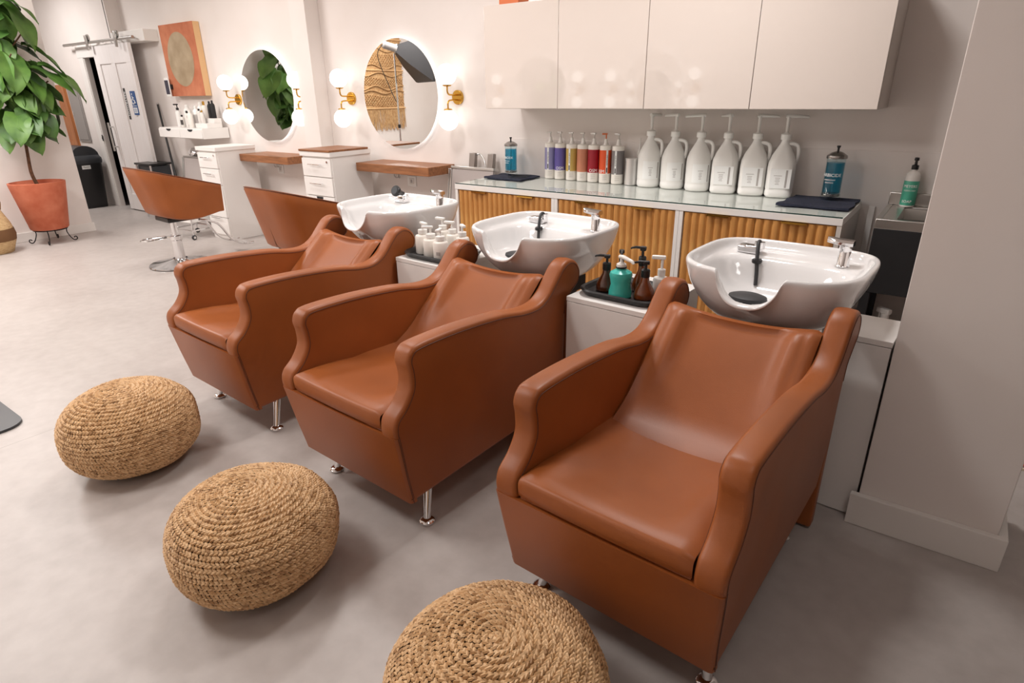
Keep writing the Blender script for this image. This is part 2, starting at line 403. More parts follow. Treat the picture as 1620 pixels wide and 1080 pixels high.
# pillar at the right and its baseboard
struct('wall_pillar', MB().box(-.065, .374, 2.40, 2.72, 0, CEIL, .003), 'wall')
struct('baseboard_right', MB().box(-.092, .402, 2.373, 2.4, 0, .135, .003).box(.374, .402, 2.4, 2.74, 0, .135, .003), 'trimwhite')
# moisture panel on the wall behind the counter
struct('trim_4', MB().box(-3.3, .3, WB - .006, WB, .55, 1.24, .002), 'wall')
struct('trim_5', MB().box(-.44, -.405, WB - .03, WB, 0, .9, .003), 'white')

# things on the door wall at the far left
p = thing('wooden_wall_panel', 'brown wooden cupboard door standing beside the black bin', 'panel', (-12.1, DW - .03, .87))
MB().box(-.33, .22, 0, .03, 0, .95, .004).build('board', 'brownwood', p)
for q in ((-.33, .22, .83, .95), (-.33, .22, 0, .10), (-.33, -.24, .1, .83), (.13, .22, .1, .83)):
    MB().box(q[0], q[1], -.012, .001, q[2], q[3], .003).build('rail_strip', 'brownwood', p)
p = thing('electrical_panel', 'grey metal electrical panel on white wall left of the doorway', 'panel', (-11.62, DW, .97))
MB().box(-.2, .21, -.02, 0, 0, .86, .004).build('cover', 'greypanel', p)
MB().box(-.17, .18, -.027, -.019, .03, .83, .003).build('panel_door', 'greypanel', p)
MB().box(-.16, -.14, -.033, -.026, .40, .46, .003).build('latch', 'steel', p)

# swing-top bin
bn = thing('swing_top_bin', 'black plastic swing top bin standing beside the doorway', 'bin', (-11.27, 4.12, 0))
def rrect(hx, hy, r_, z, n_=4):
    out = []
    for cx, cy, a0 in ((hx - r_, hy - r_, 0), (-hx + r_, hy - r_, PI / 2), (-hx + r_, -hy + r_, PI), (hx - r_, -hy + r_, 1.5 * PI)):
        for k in range(n_ + 1):
            a = a0 + PI / 2 * k / n_; out.append((cx + r_ * math.cos(a), cy + r_ * math.sin(a), z))
    return out
MB().quads([rrect(.18, .15, .03, 0), rrect(.185, .155, .03, .02), rrect(.235, .2, .04, .70)], True, True, True).build('body', 'black', bn)
ld = MB().quads([rrect(.245, .21, .04, .68), rrect(.25, .215, .04, .72), rrect(.245, .21, .04, .76), rrect(.21, .19, .04, .80)], True, True, True).build('lid', 'greyplast', bn)
MB().quads([[(x, -.19 * math.cos(a), .79 + .15 * math.sin(a)) for a in [PI * k / 10 for k in range(11)]] for x in (-.2, .2)], False).quads(
    [[(x, 0, .78) if j == 0 else (x, -.19 * math.cos(PI * k / 10), .79 + .15 * math.sin(PI * k / 10)) for k in range(11)] for x, j in ((-.2, 0), (-.2, 1))], False).quads(
    [[(x, 0, .78) if j == 0 else (x, -.19 * math.cos(PI * k / 10), .79 + .15 * math.sin(PI * k / 10)) for k in range(11)] for x, j in ((.2, 0), (.2, 1))], False).build('swing_flap', 'greyplast', bn)
st = MB().box(.222, .236, -.10, .02, .60, .655, .002).build('sticker', 'print', bn, label='small white sticker with dark lettering')
text_flat('sticker_print', 'TRASH', .030, 'dprint', st, Matrix.Translation((.2366, -.04, .628)) @ facing(0))

# painting
pt = thing('abstract_painting', 'terracotta canvas painting with a large taupe circle on white wall', 'painting', (-8.38, WB, 1.625))
MB().box(-.40, .42, -.085, -.004, 0, .84, .002).build('frame', 'pine', pt)
MB().box(-.40, .42, -.089, -.0851, 0, .84).build('canvas', 'canvas', pt)
cp_ = MB(); cp_.quads([[(rr * .30 * math.cos(2 * PI * k / 48) + .0, y_, .43 + rr * .315 * math.sin(2 * PI * k / 48)) for k in range(48)] for rr, y_ in ((1, -.0891), (1, -.0905))], True, True, True)
cp_.build('painted_circle', 'canvasdot', pt, label='large taupe painted circle')

# ================================================================== MIRRORS AND SCONCES
def make_mirror(label):
    t_ = thing('round_mirror', label, 'mirror', group='backlit round mirrors')
    N = 72
    circ = lambda R_, y_: [(R_ * math.cos(2 * PI * k / N), y_, R_ * math.sin(2 * PI * k / N)) for k in range(N)]
    MB().quads([circ(.488, 0), circ(.495, -.004), circ(.496, -.010), circ(.495, -.012)], True, True, True).build('mirror_glass', 'mirror', t_)
    MB().quads([circ(.40, .034), circ(.42, .001), circ(.40, .001)], True, True, False).build('backing', 'white', t_)
    MB().quads([circ(.425, .006), circ(.455, .006), circ(.455, .016), circ(.425, .016)], True, loop=True).build('led_strip', 'halo', t_)
    return t_
def make_sconce(label):
    t_ = thing('globe_sconce', label, 'wall lamp', group='brass globe sconces')
    MB().lathe([(.0, .022), (.058, .022), (.062, .018), (.062, .0)], n=32).xf(Matrix.Rotation(PI / 2, 4, 'X')).build('back_plate', 'gold', t_)
    for s_ in (1, -1):
        arm = MB().tube(catmull([(0, -.02, s_ * .022), (0, -.10, s_ * .022), (0, -.135, s_ * .028), (0, -.15, s_ * .05), (0, -.15, s_ * .092)], 5), .0075, 10)
        arm.build('arm', 'gold', t_)
        MB().lathe([(.010, -.010), (.036, -.003), (.038, .008), (.0, .010)] if s_ > 0 else [(.0, -.010), (.038, -.008), (.036, .003), (.010, .010)], c=(0, -.15, s_ * .098), n=24).build('cup', 'gold', t_)
        MB().ell((0, -.15, s_ * .190), .088, .088, .088, 32, 20).build('globe', 'globe', t_)
    return t_
MY = WB - .036
mA = make_mirror('backlit round mirror in the far station reflecting green fig leaves'); mA.location = (-6.73, MY, 1.6)
mB_ = dup(mA, loc=(-4.575, MY, 1.6), label='backlit round mirror reflecting a black softbox and woven hanging')
sA = make_sconce('brass double globe sconce left of the far round mirror'); sA.location = (-7.375, WB, 1.575)
for x, lb in ((-6.02, 'brass double globe sconce right of the far mirror, half hidden by the pilaster'),
              (-5.315, 'brass double globe sconce between the pilaster and the nearer mirror'),
              (-3.87, 'brass double globe sconce right of the nearer mirror, beside the wall cabinets')):
    dup(sA, loc=(x, WB, 1.575), label=lb)
# the stations on the opposite wall, seen only in the gloss of the wall cabinets
for x, w_ in ((-6.27, 'left'), (-4.18, 'right')):
    dup(mA, loc=(x, -1.45 + .036, 1.70), rotz=PI, label='backlit round mirror across the room, the %s one mirrored in the glossy cabinets' % w_, group='mirrors across the room')
for x, w_ in ((-7.1, 'far left'), (-5.485, 'centre left'), (-4.88, 'centre right'), (-3.48, 'far right')):
    dup(sA, loc=(x, -1.45, 1.65), rotz=PI, label='globe sconce across the room, %s of those mirrored in the glossy cabinets' % w_, group='sconces across the room')

# ================================================================== STYLING STATIONS
def shelf(x0, x1, label):
    t_ = thing('floating_shelf', label, 'shelf', ((x0 + x1) / 2, WB, .905), group='wooden floating shelves')
    h_ = (x1 - x0) / 2
    MB().box(-h_, h_, -.37, 0, 0, .08, .004).build('plank', 'shelfwood', t_)
    hk = MB()
    for s_ in (-1, 1):
        hk.tube(catmull([(0, -.010, -.02), (0, -.012, -.075), (s_ * .022, -.02, -.095), (s_ * .04, -.028, -.075), (s_ * .04, -.028, -.06)], 5), .004, 6)
    hk.box(-.008, .008, -.008, 0, -.05, 0)
    hk.build('double_hook', 'steel', t_, loc=(-.27, 0, 0)); return t_
shelf(-6.97, -6.05, 'brown wooden floating shelf under the far round mirror')
shelf(-4.93, -3.955, 'brown wooden floating shelf under the nearer round mirror')
for x, lb in ((-6.73, 'white wall socket under the far wooden shelf'), (-4.53, 'white wall socket under the nearer wooden shelf')):
    o = thing('wall_socket', lb, 'socket', (x, WB, .79), group='wall sockets')
    MB().box(-.06, .06, -.010, 0, -.05, .05, .004).build('plate', 'whiteplast', o)
    MB().box(-.03, .03, -.014, -.009, -.03, .03, .003).build('insert', 'clearplast', o)
    MB().box(-.012, .012, -.0155, -.0135, -.016, .016, .001).build('slot', 'lprint', o)

def drawer_cabinet(x0, x1, y0, y1, top, wood, label):
    t_ = thing('drawer_cabinet', label, 'cabinet', ((x0 + x1) / 2, (y0 + y1) / 2, 0), group='white drawer cabinets')
    hx, hy = (x1 - x0) / 2, (y1 - y0) / 2
    MB().box(-hx, hx, -hy + .02, hy, .0, top - .04, .003).build('body', 'white', t_)
    MB().box(-hx - .012, hx + .012, -hy - .006, hy, top - .045, top, .004).build('worktop', 'white', t_)
    if wood: MB().box(-hx - .012, hx + .012, -hy - .012, hy - .03, top + .0005, top + .02, .003).build('wood_top', 'shelfwood', t_)
    fr = [(top - .235, top - .06), (top - .42, top - .24), (top - .80, top - .425), (.06, top - .805)]
    for k, (z0, z1) in enumerate(fr):
        d_ = MB().box(-hx + .006, hx - .006, -hy, -hy + .022, z0, z1 - .004, .003).build('drawer', 'white', t_)
        if wood and k >= 2:
            MB().quads([[(.0 + .05 * math.cos(PI + PI * j / 10), yy, z1 - .004 + .055 * math.sin(PI + PI * j / 10)) for j in range(11)] for yy in (-hy - .002, -hy + .0)], True, True, True).build('finger_hole', 'blackmatte', d_)
        else:
            zc = (z0 + z1) / 2 + (.03 if k < 2 else .1)
            MB().cyl((-.09, -hy - .03, zc), (.09, -hy - .03, zc), .006, n=10).cyl((-.07, -hy - .03, zc), (-.07, -hy, zc), .004, n=8).cyl((.07, -hy - .03, zc), (.07, -hy, zc), .004, n=8).build('handle', 'chrome', d_)
        if k == 0:
            MB().lathe([(.0, .006), (.011, .006), (.012, 0)], n=12).xf(Matrix.Translation((hx - .05, -hy, z1 - .03)) @ Matrix.Rotation(PI / 2, 4, 'X')).build('lock', 'chrome', d_)
    return t_
drawer_cabinet(-7.38, -6.975, 3.915, 4.42, 1.075, False, 'white drawer cabinet with plain white top below the far globe sconce')
drawer_cabinet(-5.40, -4.955, 3.91, 4.42, 1.10, True, 'white drawer cabinet with wooden top in front of the pilaster')

# floating vanity with open drawers
va = thing('floating_vanity', 'white wall mounted vanity with two slim drawers under the painting', 'vanity', (-8.24, 4.38, 1.125))
MB().box(-.53, .53, -.165, .18, 0, .125, .003).build('case', 'white', va)
for s_ in (-1, 1):
    d_ = MB().box(-.262 + s_ * .265, .262 + s_ * .265, -.178, -.164, .006, .11, .003).build('drawer', 'white', va)
    MB().quads([[(s_ * .265 + .06 * math.cos(PI + PI * j / 10), yy, .111 + .028 * math.sin(PI + PI * j / 10)) for j in range(11)] for yy in (-.180, -.177)], True, True, True).build('finger_notch', 'blackmatte', d_)

# bottles standing on the vanity
def pump_bottle(name, label, cat, R_, h, hn, body, cap, group=None, nozzle=1, pump_h=.05, neck=.38):
    t_ = thing(name, label, cat, group=group)
    MB().lathe([(R_ * .92, 0), (R_, .006), (R_, h * .86), (R_ * .9, h * .94), (R_ * neck, h), (R_ * neck, h + hn)], n=20).build('body', body, t_)
    pm = MB().lathe([(R_ * neck + .004, h + hn * .3), (R_ * neck + .004, h + hn + .012), (.006, h + hn + .016), (.006, h + hn + pump_h)], n=14)
    pm.build('collar', cap, t_)
    z = h + hn + pump_h
    MB().box(-.010, .010, -.045 * nozzle if nozzle > 0 else -.012, .014, z - .004, z + .012, .004).build('pump_head', cap, t_)
    return t_
def vb(px, py, R_, h, body, cap, lb, pump=False, lab=None):
    if pump: t_ = pump_bottle('pump_bottle', lb, 'bottle', R_, h, .02, body, cap)
    else:
        t_ = thing('product_bottle', lb, 'bottle')
        MB().lathe([(R_ * .94, 0), (R_, .005), (R_, h * .72), (R_ * .8, h * .8), (R_ * .4, h * .86)], n=18).build('body', body, t_)
        MB().lathe([(R_ * .46, h * .84), (R_ * .46, h * .98), (R_ * .3, h)], n=14).build('cap', cap, t_)
    if lab:
        cyl_patch(MB(), R_ + .0006, -PI / 2 - .9 + .3, -PI / 2 + .9 + .3, h * .2, h * .6).build('label', lab, t_)
    t_.location = (px, py, 1.2505); t_['group'] = 'bottles on the vanity'; return t_
vb(-8.56, 4.40, .035, .20, 'whiteplast', 'black', 'white pump bottle with black pump, leftmost on the vanity', True)
vb(-8.45, 4.47, .05, .27, 'whiteplast', 'whiteplast', 'wide white bottle at the back of the vanity, second from left')
vb(-8.35, 4.33, .027, .15, 'clearplast', 'black', 'small clear bottle with black cap and dark label at the vanity front', False, 'dprint')
vb(-8.27, 4.36, .028, .20, 'cream', 'black', 'slim cream bottle with black cap near the vanity middle', False)
vb(-8.20, 4.44, .028, .26, 'blackmatte', 'black', 'slim black bottle behind the amber one on the vanity')
vb(-8.15, 4.32, .028, .19, 'amber', 'black', 'dark amber bottle with white label at the vanity front', False, 'print')
vb(-8.125, 4.475, .04, .30, 'whiteplast', 'whiteplast', 'tall white bottle at the back centre of the vanity')
vb(-8.04, 4.36, .038, .26, 'whiteplast', 'whiteplast', 'white bottle with grey print in front of the taller white ones', False, 'lprint')
vb(-8.045, 4.275, .034, .21, 'cream', 'cream', 'cream tube bottle nearest the front right of the vanity')
vb(-8.04, 4.475, .034, .31, 'cream', 'gold', 'tall cream bottle with gold cap at the back right of the vanity')
rs = MB().box(-.17, .10, -.10, .10, 0, .055, .003).box(-.10, .10, 0, .10, .055, .11, .003).build('riser', 'white', loc=(-7.83, 4.40, 1.2505))
tag(rs, 'white stepped riser holding bottles at the right end of the vanity', 'riser')
def vr(px, py, z, R_, h, body, cap, lb, lab=None):
    t_ = vb(px, py, R_, h, body, cap, lb, False, lab); t_.location.z = z
vr(-7.95, 4.35, 1.306, .027, .17, 'clearplast', 'black', 'clear bottle with black cap on the lower riser step, left')
vr(-7.89, 4.35, 1.306, .027, .15, 'clearplast', 'gold', 'clear bottle with gold cap on the lower riser step')
vr(-7.86, 4.45, 1.361, .027, .20, 'blackmatte', 'black', 'black dropper bottle left of another on the upper riser step')
vr(-7.79, 4.45, 1.361, .027, .21, 'blackmatte', 'black', 'black dropper bottle, rightmost on the upper riser step')

# phone on wall holder
ph = thing('wall_phone', 'white phone with dark screen in a wall holder left of the painting', 'phone', (-8.78, WB, 1.62))
MB().box(-.058, .052, -.13, -.115, 0, .23, .006).build('case', 'whiteplast', ph)
MB().box(-.048, .042, -.132, -.1295, .03, .20, .002).build('screen', 'screen', ph)
MB().box(.0, .07, -.115, 0, .09, .15, .006).build('holder', 'black', ph)
cbl = MB().tube(catmull([(0, -.12, 0), (.0, -.10, -.12), (.015, -.07, -.25), (.02, -.06, -.365)], 6), .003, 6); cbl.build('cable', 'print', ph)

# broom and dustpan
br = thing('lobby_broom', 'long black broom handle leaning on wall beside the vanity', 'broom', (-8.80, 4.33, 0))
MB().tube([(.0, -.0, .14), (-.555, .215, 1.52)], [.016, .013], 10).build('handle', 'black', br)
MB().cyl((-.555, .215, 1.515), (-.562, .218, 1.54), .014, n=10).build('handle_tip', 'lprint', br)
MB().box(-.08, .08, -.03, .03, .09, .16, .01).build('broom_head', 'black', br)
MB().quads([[(x, y, .09) for x, y in ((-.075, -.028), (.075, -.028), (.075, .028), (-.075, .028))], [(x, y, .0) for x, y in ((-.09, -.04), (.09, -.04), (.09, .04), (-.09, .04))]], True, True, True).build('bristles', 'blackrub', br, kind='stuff')
dp = thing('storage_stand', 'chrome framed black topped stand beside the sliding door', 'stand', (-9.34, 4.30, 0))
MB().box(-.22, .22, -.16, .16, .74, .765, .004).build('top', 'black', dp)
for sx in (-1, 1):
    for sy in (-1, 1):
        MB().cyl((sx * .20, sy * .14, 0), (sx * .20, sy * .14, .74), .013, n=10).build('leg', 'chrome', dp)
MB().box(-.19, .19, -.13, .13, .50, .73, .004).build('bin_drawer', 'greyplast', dp)
MB().box(-.19, .19, -.13, .13, .12, .135, .003).build('lower_shelf', 'steel', dp)

# tool holders: tilted grey boards with rings
def tool_board(x, y, label, left):
    t_ = thing('tool_holder', label, 'tool holder', (x, y, 0), group='grey tool holder boards')
    m_ = Matrix.Translation((0, 0, .02)) @ Matrix.Rotation(math.radians(-8), 4, 'X')
    MB().box(-.24, .24, -.012, .012, .0, .95, .004).xf(m_).build('board', 'towelgrey', t_)
    MB().box(-.25, .25, -.02, .06, .95, .975, .004).xf(m_).build('top_rail', 'steel', t_)
    MB().box(-.262, -.241, -.02, .02, .0, .949, .003).box(-.28, -.267, -.02, .02, .0, .949, .003).xf(m_).build('edge_rail', 'steel', t_)
    if left:
        MB().lathe([(.03, -.05), (.065, -.03), (.07, .02), (.05, .05), (.0, .055)], n=20).xf(m_ @ Matrix.Translation((-.03, .02, 1.03)) @ Matrix.Rotation(1.2, 4, 'X')).build('round_cup', 'chrome', t_)
        MB().box(.10, .15, 0, .04, .97, 1.06, .004).xf(m_).build('clip', 'bronze', t_)
    else:
        for dx in (-.02, .19):
            MB().box(dx - .032, dx + .032, 0, .045, .97, 1.10, .005).xf(m_).build('clip', 'bronze', t_)
        MB().tube(catmull([(.0, .03, 1.08), (.05, .03, 1.09), (.1, .03, 1.04), (.12, .03, .98)], 6), .008, 8).xf(m_).build('wire', 'steel', t_)
    return t_
tool_board(-8.41, 4.28, 'grey tilted tool holder board with chrome cup below the vanity', True).scale = (1, 1, .89)
tool_board(-3.635, 4.32, 'grey tilted tool holder board between shelf and wooden counter', False)

# wheeled cart behind the far styling chair
ct = thing('wheeled_cart', 'white tray cart with chrome frame and casters beside white drawers', 'cart', (-7.62, 3.83, 0), rotz=.15)
MB().box(-.17, .17, -.15, .15, .20, .30, .006).build('tray', 'whiteplast', ct)
MB().tube([(x, y, .11) for x, y in ((-.19, -.17), (.19, -.17), (.19, .17), (-.19, .17))], .009, 8, loop=True).build('lower_frame', 'chrome', ct)
for sx in (-1, 1):
    for sy in (-1, 1):
        MB().cyl((sx * .18, sy * .16, .06), (sx * .17, sy * .15, .62), .009, n=8).build('post', 'chrome', ct)
        cs = MB().lathe([(.0, -.011), (.028, -.011), (.03, 0), (.028, .011), (.0, .011)], n=16).xf(Matrix.Translation((sx * .18, sy * .16, .03)) @ Matrix.Rotation(PI / 2, 4, 'Y')).build('caster', 'blackrub', ct)
        MB().lathe([(.0, -.0125), (.016, -.0125), (.016, .0125), (.0, .0125)], n=12).xf(Matrix.Translation((sx * .18, sy * .16, .03)) @ Matrix.Rotation(PI / 2, 4, 'Y')).build('hub', 'chrome', cs)
MB().box(-.17, .17, -.15, .15, .60, .66, .006).build('tray', 'whiteplast', ct)

# styling chairs: tub shells on a hydraulic base
def styling_chair(label):
    t_ = thing('styling_chair', label, 'chair', group='tan styling chairs')
    # plan path, open to +Y
    def shellrow(off, kz, lean):
        row = []
        K = 44
        for i in range(K + 1):
            s_ = -1 + 2 * i / K           # -1 left arm front ... 0 back ... 1 right arm front
            a = abs(s_)
            hw, yb, yf, rc = .30 - off, -.29 + off, .42, .17
            L1 = yf - (yb + rc); L2 = rc * PI / 2; L3 = hw - rc; tot = L1 + L2 + L3
            q = a * tot
            if q < L3: x, y = q, yb
            elif q < L3 + L2:
                th = (q - L3) / rc; x, y = L3 + rc * math.sin(th), yb + rc - rc * math.cos(th)
            else: x, y = hw, yb + rc + (q - L3 - L2)
            f_ = (y + .29) / .71
            ztop = 1.0 - .21 * f_ - .03 * (1 - sstep(0, .3, f_)) * 0
            zbot = .535 - .05 * math.sin(PI * min(1, f_ * 1.05)) - .02 * f_
            z = zbot + (ztop - zbot) * kz
            ln = (1 - kz)                # lower edge pulled in
            y2 = y + ln * .115 * max(0, 1 - f_ * 1.3)
            x2 = x - ln * .03
            row.append(((x2 if s_ >= 0 else -x2), y2, z))
        return row
    rows = [shellrow(.02, 0, 0), shellrow(0, .03, 0)] + [shellrow(0, k, 0) for k in (.2, .4, .6, .8, .95)] + [shellrow(.012, 1, 0), shellrow(.04, 1.0, 0), shellrow(.055, .95, 0)] + [shellrow(.06, k, 0) for k in (.7, .4, .1)] + [shellrow(.05, 0, 0)]
    mb = MB().quads(rows, closed=False, loop=True)
    bmesh.ops.holes_fill(mb.bm, edges=[e for e in mb.bm.edges if len(e.link_faces) == 1])
    mb.build('shell', 'leather', t_, ang=50)
    top = shellrow(.004, .985, 0); MB().tube(top, .0035, 6).build('seam', 'seam', t_)
    MB().box(-.222, .222, -.10, .40, .50, .60, .035, 4).build('seat', 'leather', t_)
    MB().box(-.15, .15, -.10, .17, .455, .501, .01).build('under_plate', 'black', t_)
    MB().lathe([(.0, .0), (.285, .0), (.30, .008), (.295, .018), (.20, .032), (.075, .062), (.07, .07), (.0, .07)], n=48).build('base_disc', 'darkchrome', t_)
    MB().lathe([(.05, .06), (.05, .27), (.045, .275), (.03, .28), (.03, .46)], n=24).build('column', 'chrome', t_)
    MB().lathe([(.056, .255), (.06, .26), (.06, .30), (.05, .305)], n=24).build('column_collar', 'chrome', t_)
    lv = MB().tube(catmull([(-.04, -.03, .285), (-.10, -.10, .29), (-.16, -.24, .28), (-.10, -.30, .275), (-.04, -.24, .28), (-.02, -.08, .29)], 6), .007, 8)
    lv.build('pump_lever', 'chrome', t_)
    fr = MB()
    for s_ in (-1, 1):
        fr.tube(catmull([(s_ * .15, .20, .45), (s_ * .15, .38, .38), (s_ * .15, .50, .20), (s_ * .15, .62, .125), (s_ * .15, .74, .115)], 6), .012, 8)
    fr.build('footrest_rail', 'chrome', t_)
    MB().box(-.17, .17, .62, .70, .118, .135, .008).build('footrest_bar', 'chrome', t_)
    return t_
chA = styling_chair('tan leather styling chair on chrome base facing the far mirror'); chA.location = (-6.41, 3.01, 0); chA.rotation_euler = (0, 0, -.06)
dup(chA, loc=(-4.09, 2.84, 0), rotz=-.06, label='tan leather styling chair half hidden behind the far shampoo basin')

# ================================================================== COUNTER WITH FLUTED DOORS
CT = .935
cx0, cx1, cy0, cy1 = -3.345, -.485, 3.855, 4.53
cr = thing('fluted_credenza', 'long white counter with fluted oak doors and glass top along the wall', 'credenza', ((cx0 + cx1) / 2, cy0, 0))
ox = (cx0 + cx1) / 2
hw = (cx1 - cx0) / 2; dpt = cy1 - cy0
MB().box(-hw, hw, 0, dpt, CT - .05, CT - .0085, .002).build('counter_top', 'white', cr)
MB().box(-hw + .004, hw - .004, .004, dpt - .005, CT - .008, CT - .0005, .0015).build('glass_sheet', 'glass', cr, label='clear glass sheet')
MB().box(-hw + .004, hw - .004, .0015, .0038, CT - .0082, CT - .001).build('glass_edge', mat('glass_edge', srgb(30, 62, 56), .2), cr)
MB().box(-hw + .02, hw - .02, .05, dpt, .0, CT - .052).build('carcass', 'cabside', cr)
uw = 2 * hw / 3
for k in range(4):
    xk = -hw + k * uw
    for s_ in ((0, 1) if 0 < k < 3 else ((1,) if k == 0 else (0,))):
        xa = xk - .026 if s_ == 0 else xk + .001
        MB().box(xa, xa + .025, .003, dpt - .002, .0, CT - .051, .001).build('side_panel', 'white' if k < 3 else 'cabside', cr)
for k in range(3):
    for j in range(2):
        x0 = -hw + k * uw + .03 + j * (uw - .06) / 2 + .0015; x1 = x0 + (uw - .06) / 2 - .003
        dr = MB().box(x0, x1, .016, .034, .06, CT - .055, .001).build('door', 'oak', cr)
        nf = 9; fw = (x1 - x0) / nf
        if k == 0 and j == 0 or True:
            key = 'flute%.4f' % fw
            for q in range(nf):
                if key not in CH:
                    prof = [(fw * (i / 6), .016 - .013 * math.sin(PI * i / 6) ** .7) for i in range(7)]
                    o = MB().grid([[(px, py, z) for px, py in prof] for z in (.06, CT - .056)]).build('flute', 'oak', dr, ang=75)
                    CH[key] = o.data
                else: o = link('flute', CH[key], dr)
                o.location = (x0 + q * fw, 0, 0)
        xm = (x0 + x1) / 2
        MB().box(xm - .07, xm + .07, -.014, .03, CT - .0565, CT - .0535).box(xm - .07, xm + .07, -.016, -.013, CT - .064, CT - .0535).build('brass_pull', 'gold', dr)

# wall cabinets
wc_x = [-3.185, -2.52, -1.84, -1.145, -.452]
for i in range(4):
    x0, x1 = wc_x[i], wc_x[i + 1]
    lb = ['white gloss wall cabinet at the left end, beside the brass sconce', 'white gloss wall cabinet, second from left, above the coloured bottles',
          'white gloss wall cabinet, third from left, above the white jugs', 'white gloss wall cabinet at the right end, above the right blue jar'][i]
    c_ = thing('wall_cabinet', lb, 'cabinet', (x0, 4.09, 1.492), group='white gloss wall cabinets')
    W_ = x1 - x0
    MB().box(.0005, W_ - .0005, .02, WB - 4.09, 0, .72, .001).build('carcass', 'cabside', c_)
    dr = MB().box(.002, W_ - .002, 0, .0185, .002, .718, .0015).build('door', 'gloss', c_)
    dr.rotation_euler = (0, 0, (.0015, -.0015, .001, 0)[i])
ob = thing('orange_box', 'orange box on top of the leftmost wall cabinet', 'box', (-3.05, 4.3, 2.2125))
MB().box(-.09, .09, -.07, .07, 0, .10, .004).build('box_body', 'orange', ob)
MB().box(-.093, .093, -.073, .073, .10, .125, .004).build('box_lid', 'orange', ob)

# things on the counter
BZ = CT + .0002
def towel(label, corners, thick=.008, seed=1):
    rnd = random.Random(seed)
    a, b_, c, d = [Vector(q) for q in corners]
    N = 14; up = []; lo = []
    for i in range(N + 1):
        ru = []; rl = []
        for j in range(N + 1):
            u, v_ = i / N, j / N
            p_ = (a * (1 - u) + d * u) * (1 - v_) + (b_ * (1 - u) + c * u) * v_
            e_ = min(u, 1 - u, v_, 1 - v_)
            wv_ = .004 * math.sin(7 * u + 5 * v_ + seed) * math.sin(9 * v_ + seed)
            jx = .006 * math.sin(11 * v_ + seed) * (1 if u in (0, 1) else 0); jy = .006 * math.sin(9 * u + seed) * (1 if v_ in (0, 1) else 0)
            ru.append((p_.x + jx, p_.y + jy, thick + wv_ + (.003 if e_ < .08 else 0))); rl.append((p_.x + jx, p_.y + jy, .0005))
        up.append(ru); lo.append(rl)
    mb = MB().grid(up).grid(lo)
    ring = lambda G: G[0][:-1] + [r_[-1] for r_ in G][:-1] + G[-1][:0:-1] + [r_[0] for r_ in G][:0:-1]
    mb.quads([ring(up), ring(lo)], True)
    bmesh.ops.remove_doubles(mb.bm, verts=mb.bm.verts, dist=.0002)
    o = mb.build('folded_towel', 'navy', loc=(0, 0, BZ)); return tag(o, label, 'towel', 'navy towels on the counter')
towel('navy folded towel under the left blue jar and combs', [(-3.32, 4.2, 0), (-3.33, 4.50, 0), (-2.93, 4.50, 0), (-2.93, 4.19, 0)], seed=1)
towel('navy folded towel under the right blue jar', [(-.90, 4.08, 0), (-.882, 4.50, 0), (-.495, 4.50, 0), (-.49, 4.08, 0)], seed=4)
TZ = BZ + .013
def comb(x, y, rz, label):
    t_ = thing('black_comb', label, 'comb', (x, y, TZ), rz, 'combs on the left towel')
    MB().box(-.08, .08, .0, .014, 0, .005, .001).build('spine', 'black', t_)
    tt = MB()
    for k in range(26): tt.box(-.075 + k * .006, -.0725 + k * .006, -.016, .001, .001, .004)
    tt.build('teeth', 'black', t_, kind='stuff')
comb(-3.07, 4.40, .5, 'black comb lying at the front right of the left towel')
comb(-3.03, 4.30, .35, 'black comb lying behind another on the left towel')
def jar(x, y, label, s_=1.0):
    t_ = thing('disinfectant_jar', label, 'jar', (x, y, BZ + .012), group='blue disinfectant jars'); t_.scale = (s_, s_, s_)
    MB().lathe([(.050, 0), (.055, .006), (.056, .03), (.052, .036), (.052, .245), (.049, .245), (.049, .04), (.0, .038)], n=32, cap1=False).build('glass_jar', 'jarglass', t_)
    MB().lathe([(.0, .042), (.0482, .042), (.0482, .215), (.0, .215)], n=32).build('blue_liquid', 'bluewater', t_)
    MB().lathe([(.045, .020), (.050, .0225), (.050, .036), (.04, .036)], n=32).build('base_ring', 'darksteel', t_)
    MB().lathe([(.056, .238), (.057, .245), (.055, .255), (.030, .272), (.010, .279), (.0, .279)], n=32).build('lid', 'darksteel', t_)
    MB().lathe([(.006, .276), (.006, .295), (.010, .302), (.011, .31), (.0, .311)], n=14).build('knob', 'black', t_)
    MB().cyl((0, 0, .04), (0, 0, .24), .0022, n=6).build('lift_rod', 'steel', t_)
    text_cyl('printed_name', 'BARBICIDE', .026, 'print', t_, .0525, -PI / 2 - .25, .145)
    text_cyl('printed_line', 'DISINFECTANT', .010, 'print', t_, .0525, -PI / 2 - .25, .118)
    text_cyl('printed_line', 'SOLUTION', .010, 'print', t_, .0525, -PI / 2 - .25, .102)
jar(-3.19, 4.43, 'glass jar of blue liquid on the left navy towel')
jar(-.655, 4.40, 'glass jar of blue liquid on the right navy towel', 1.06)

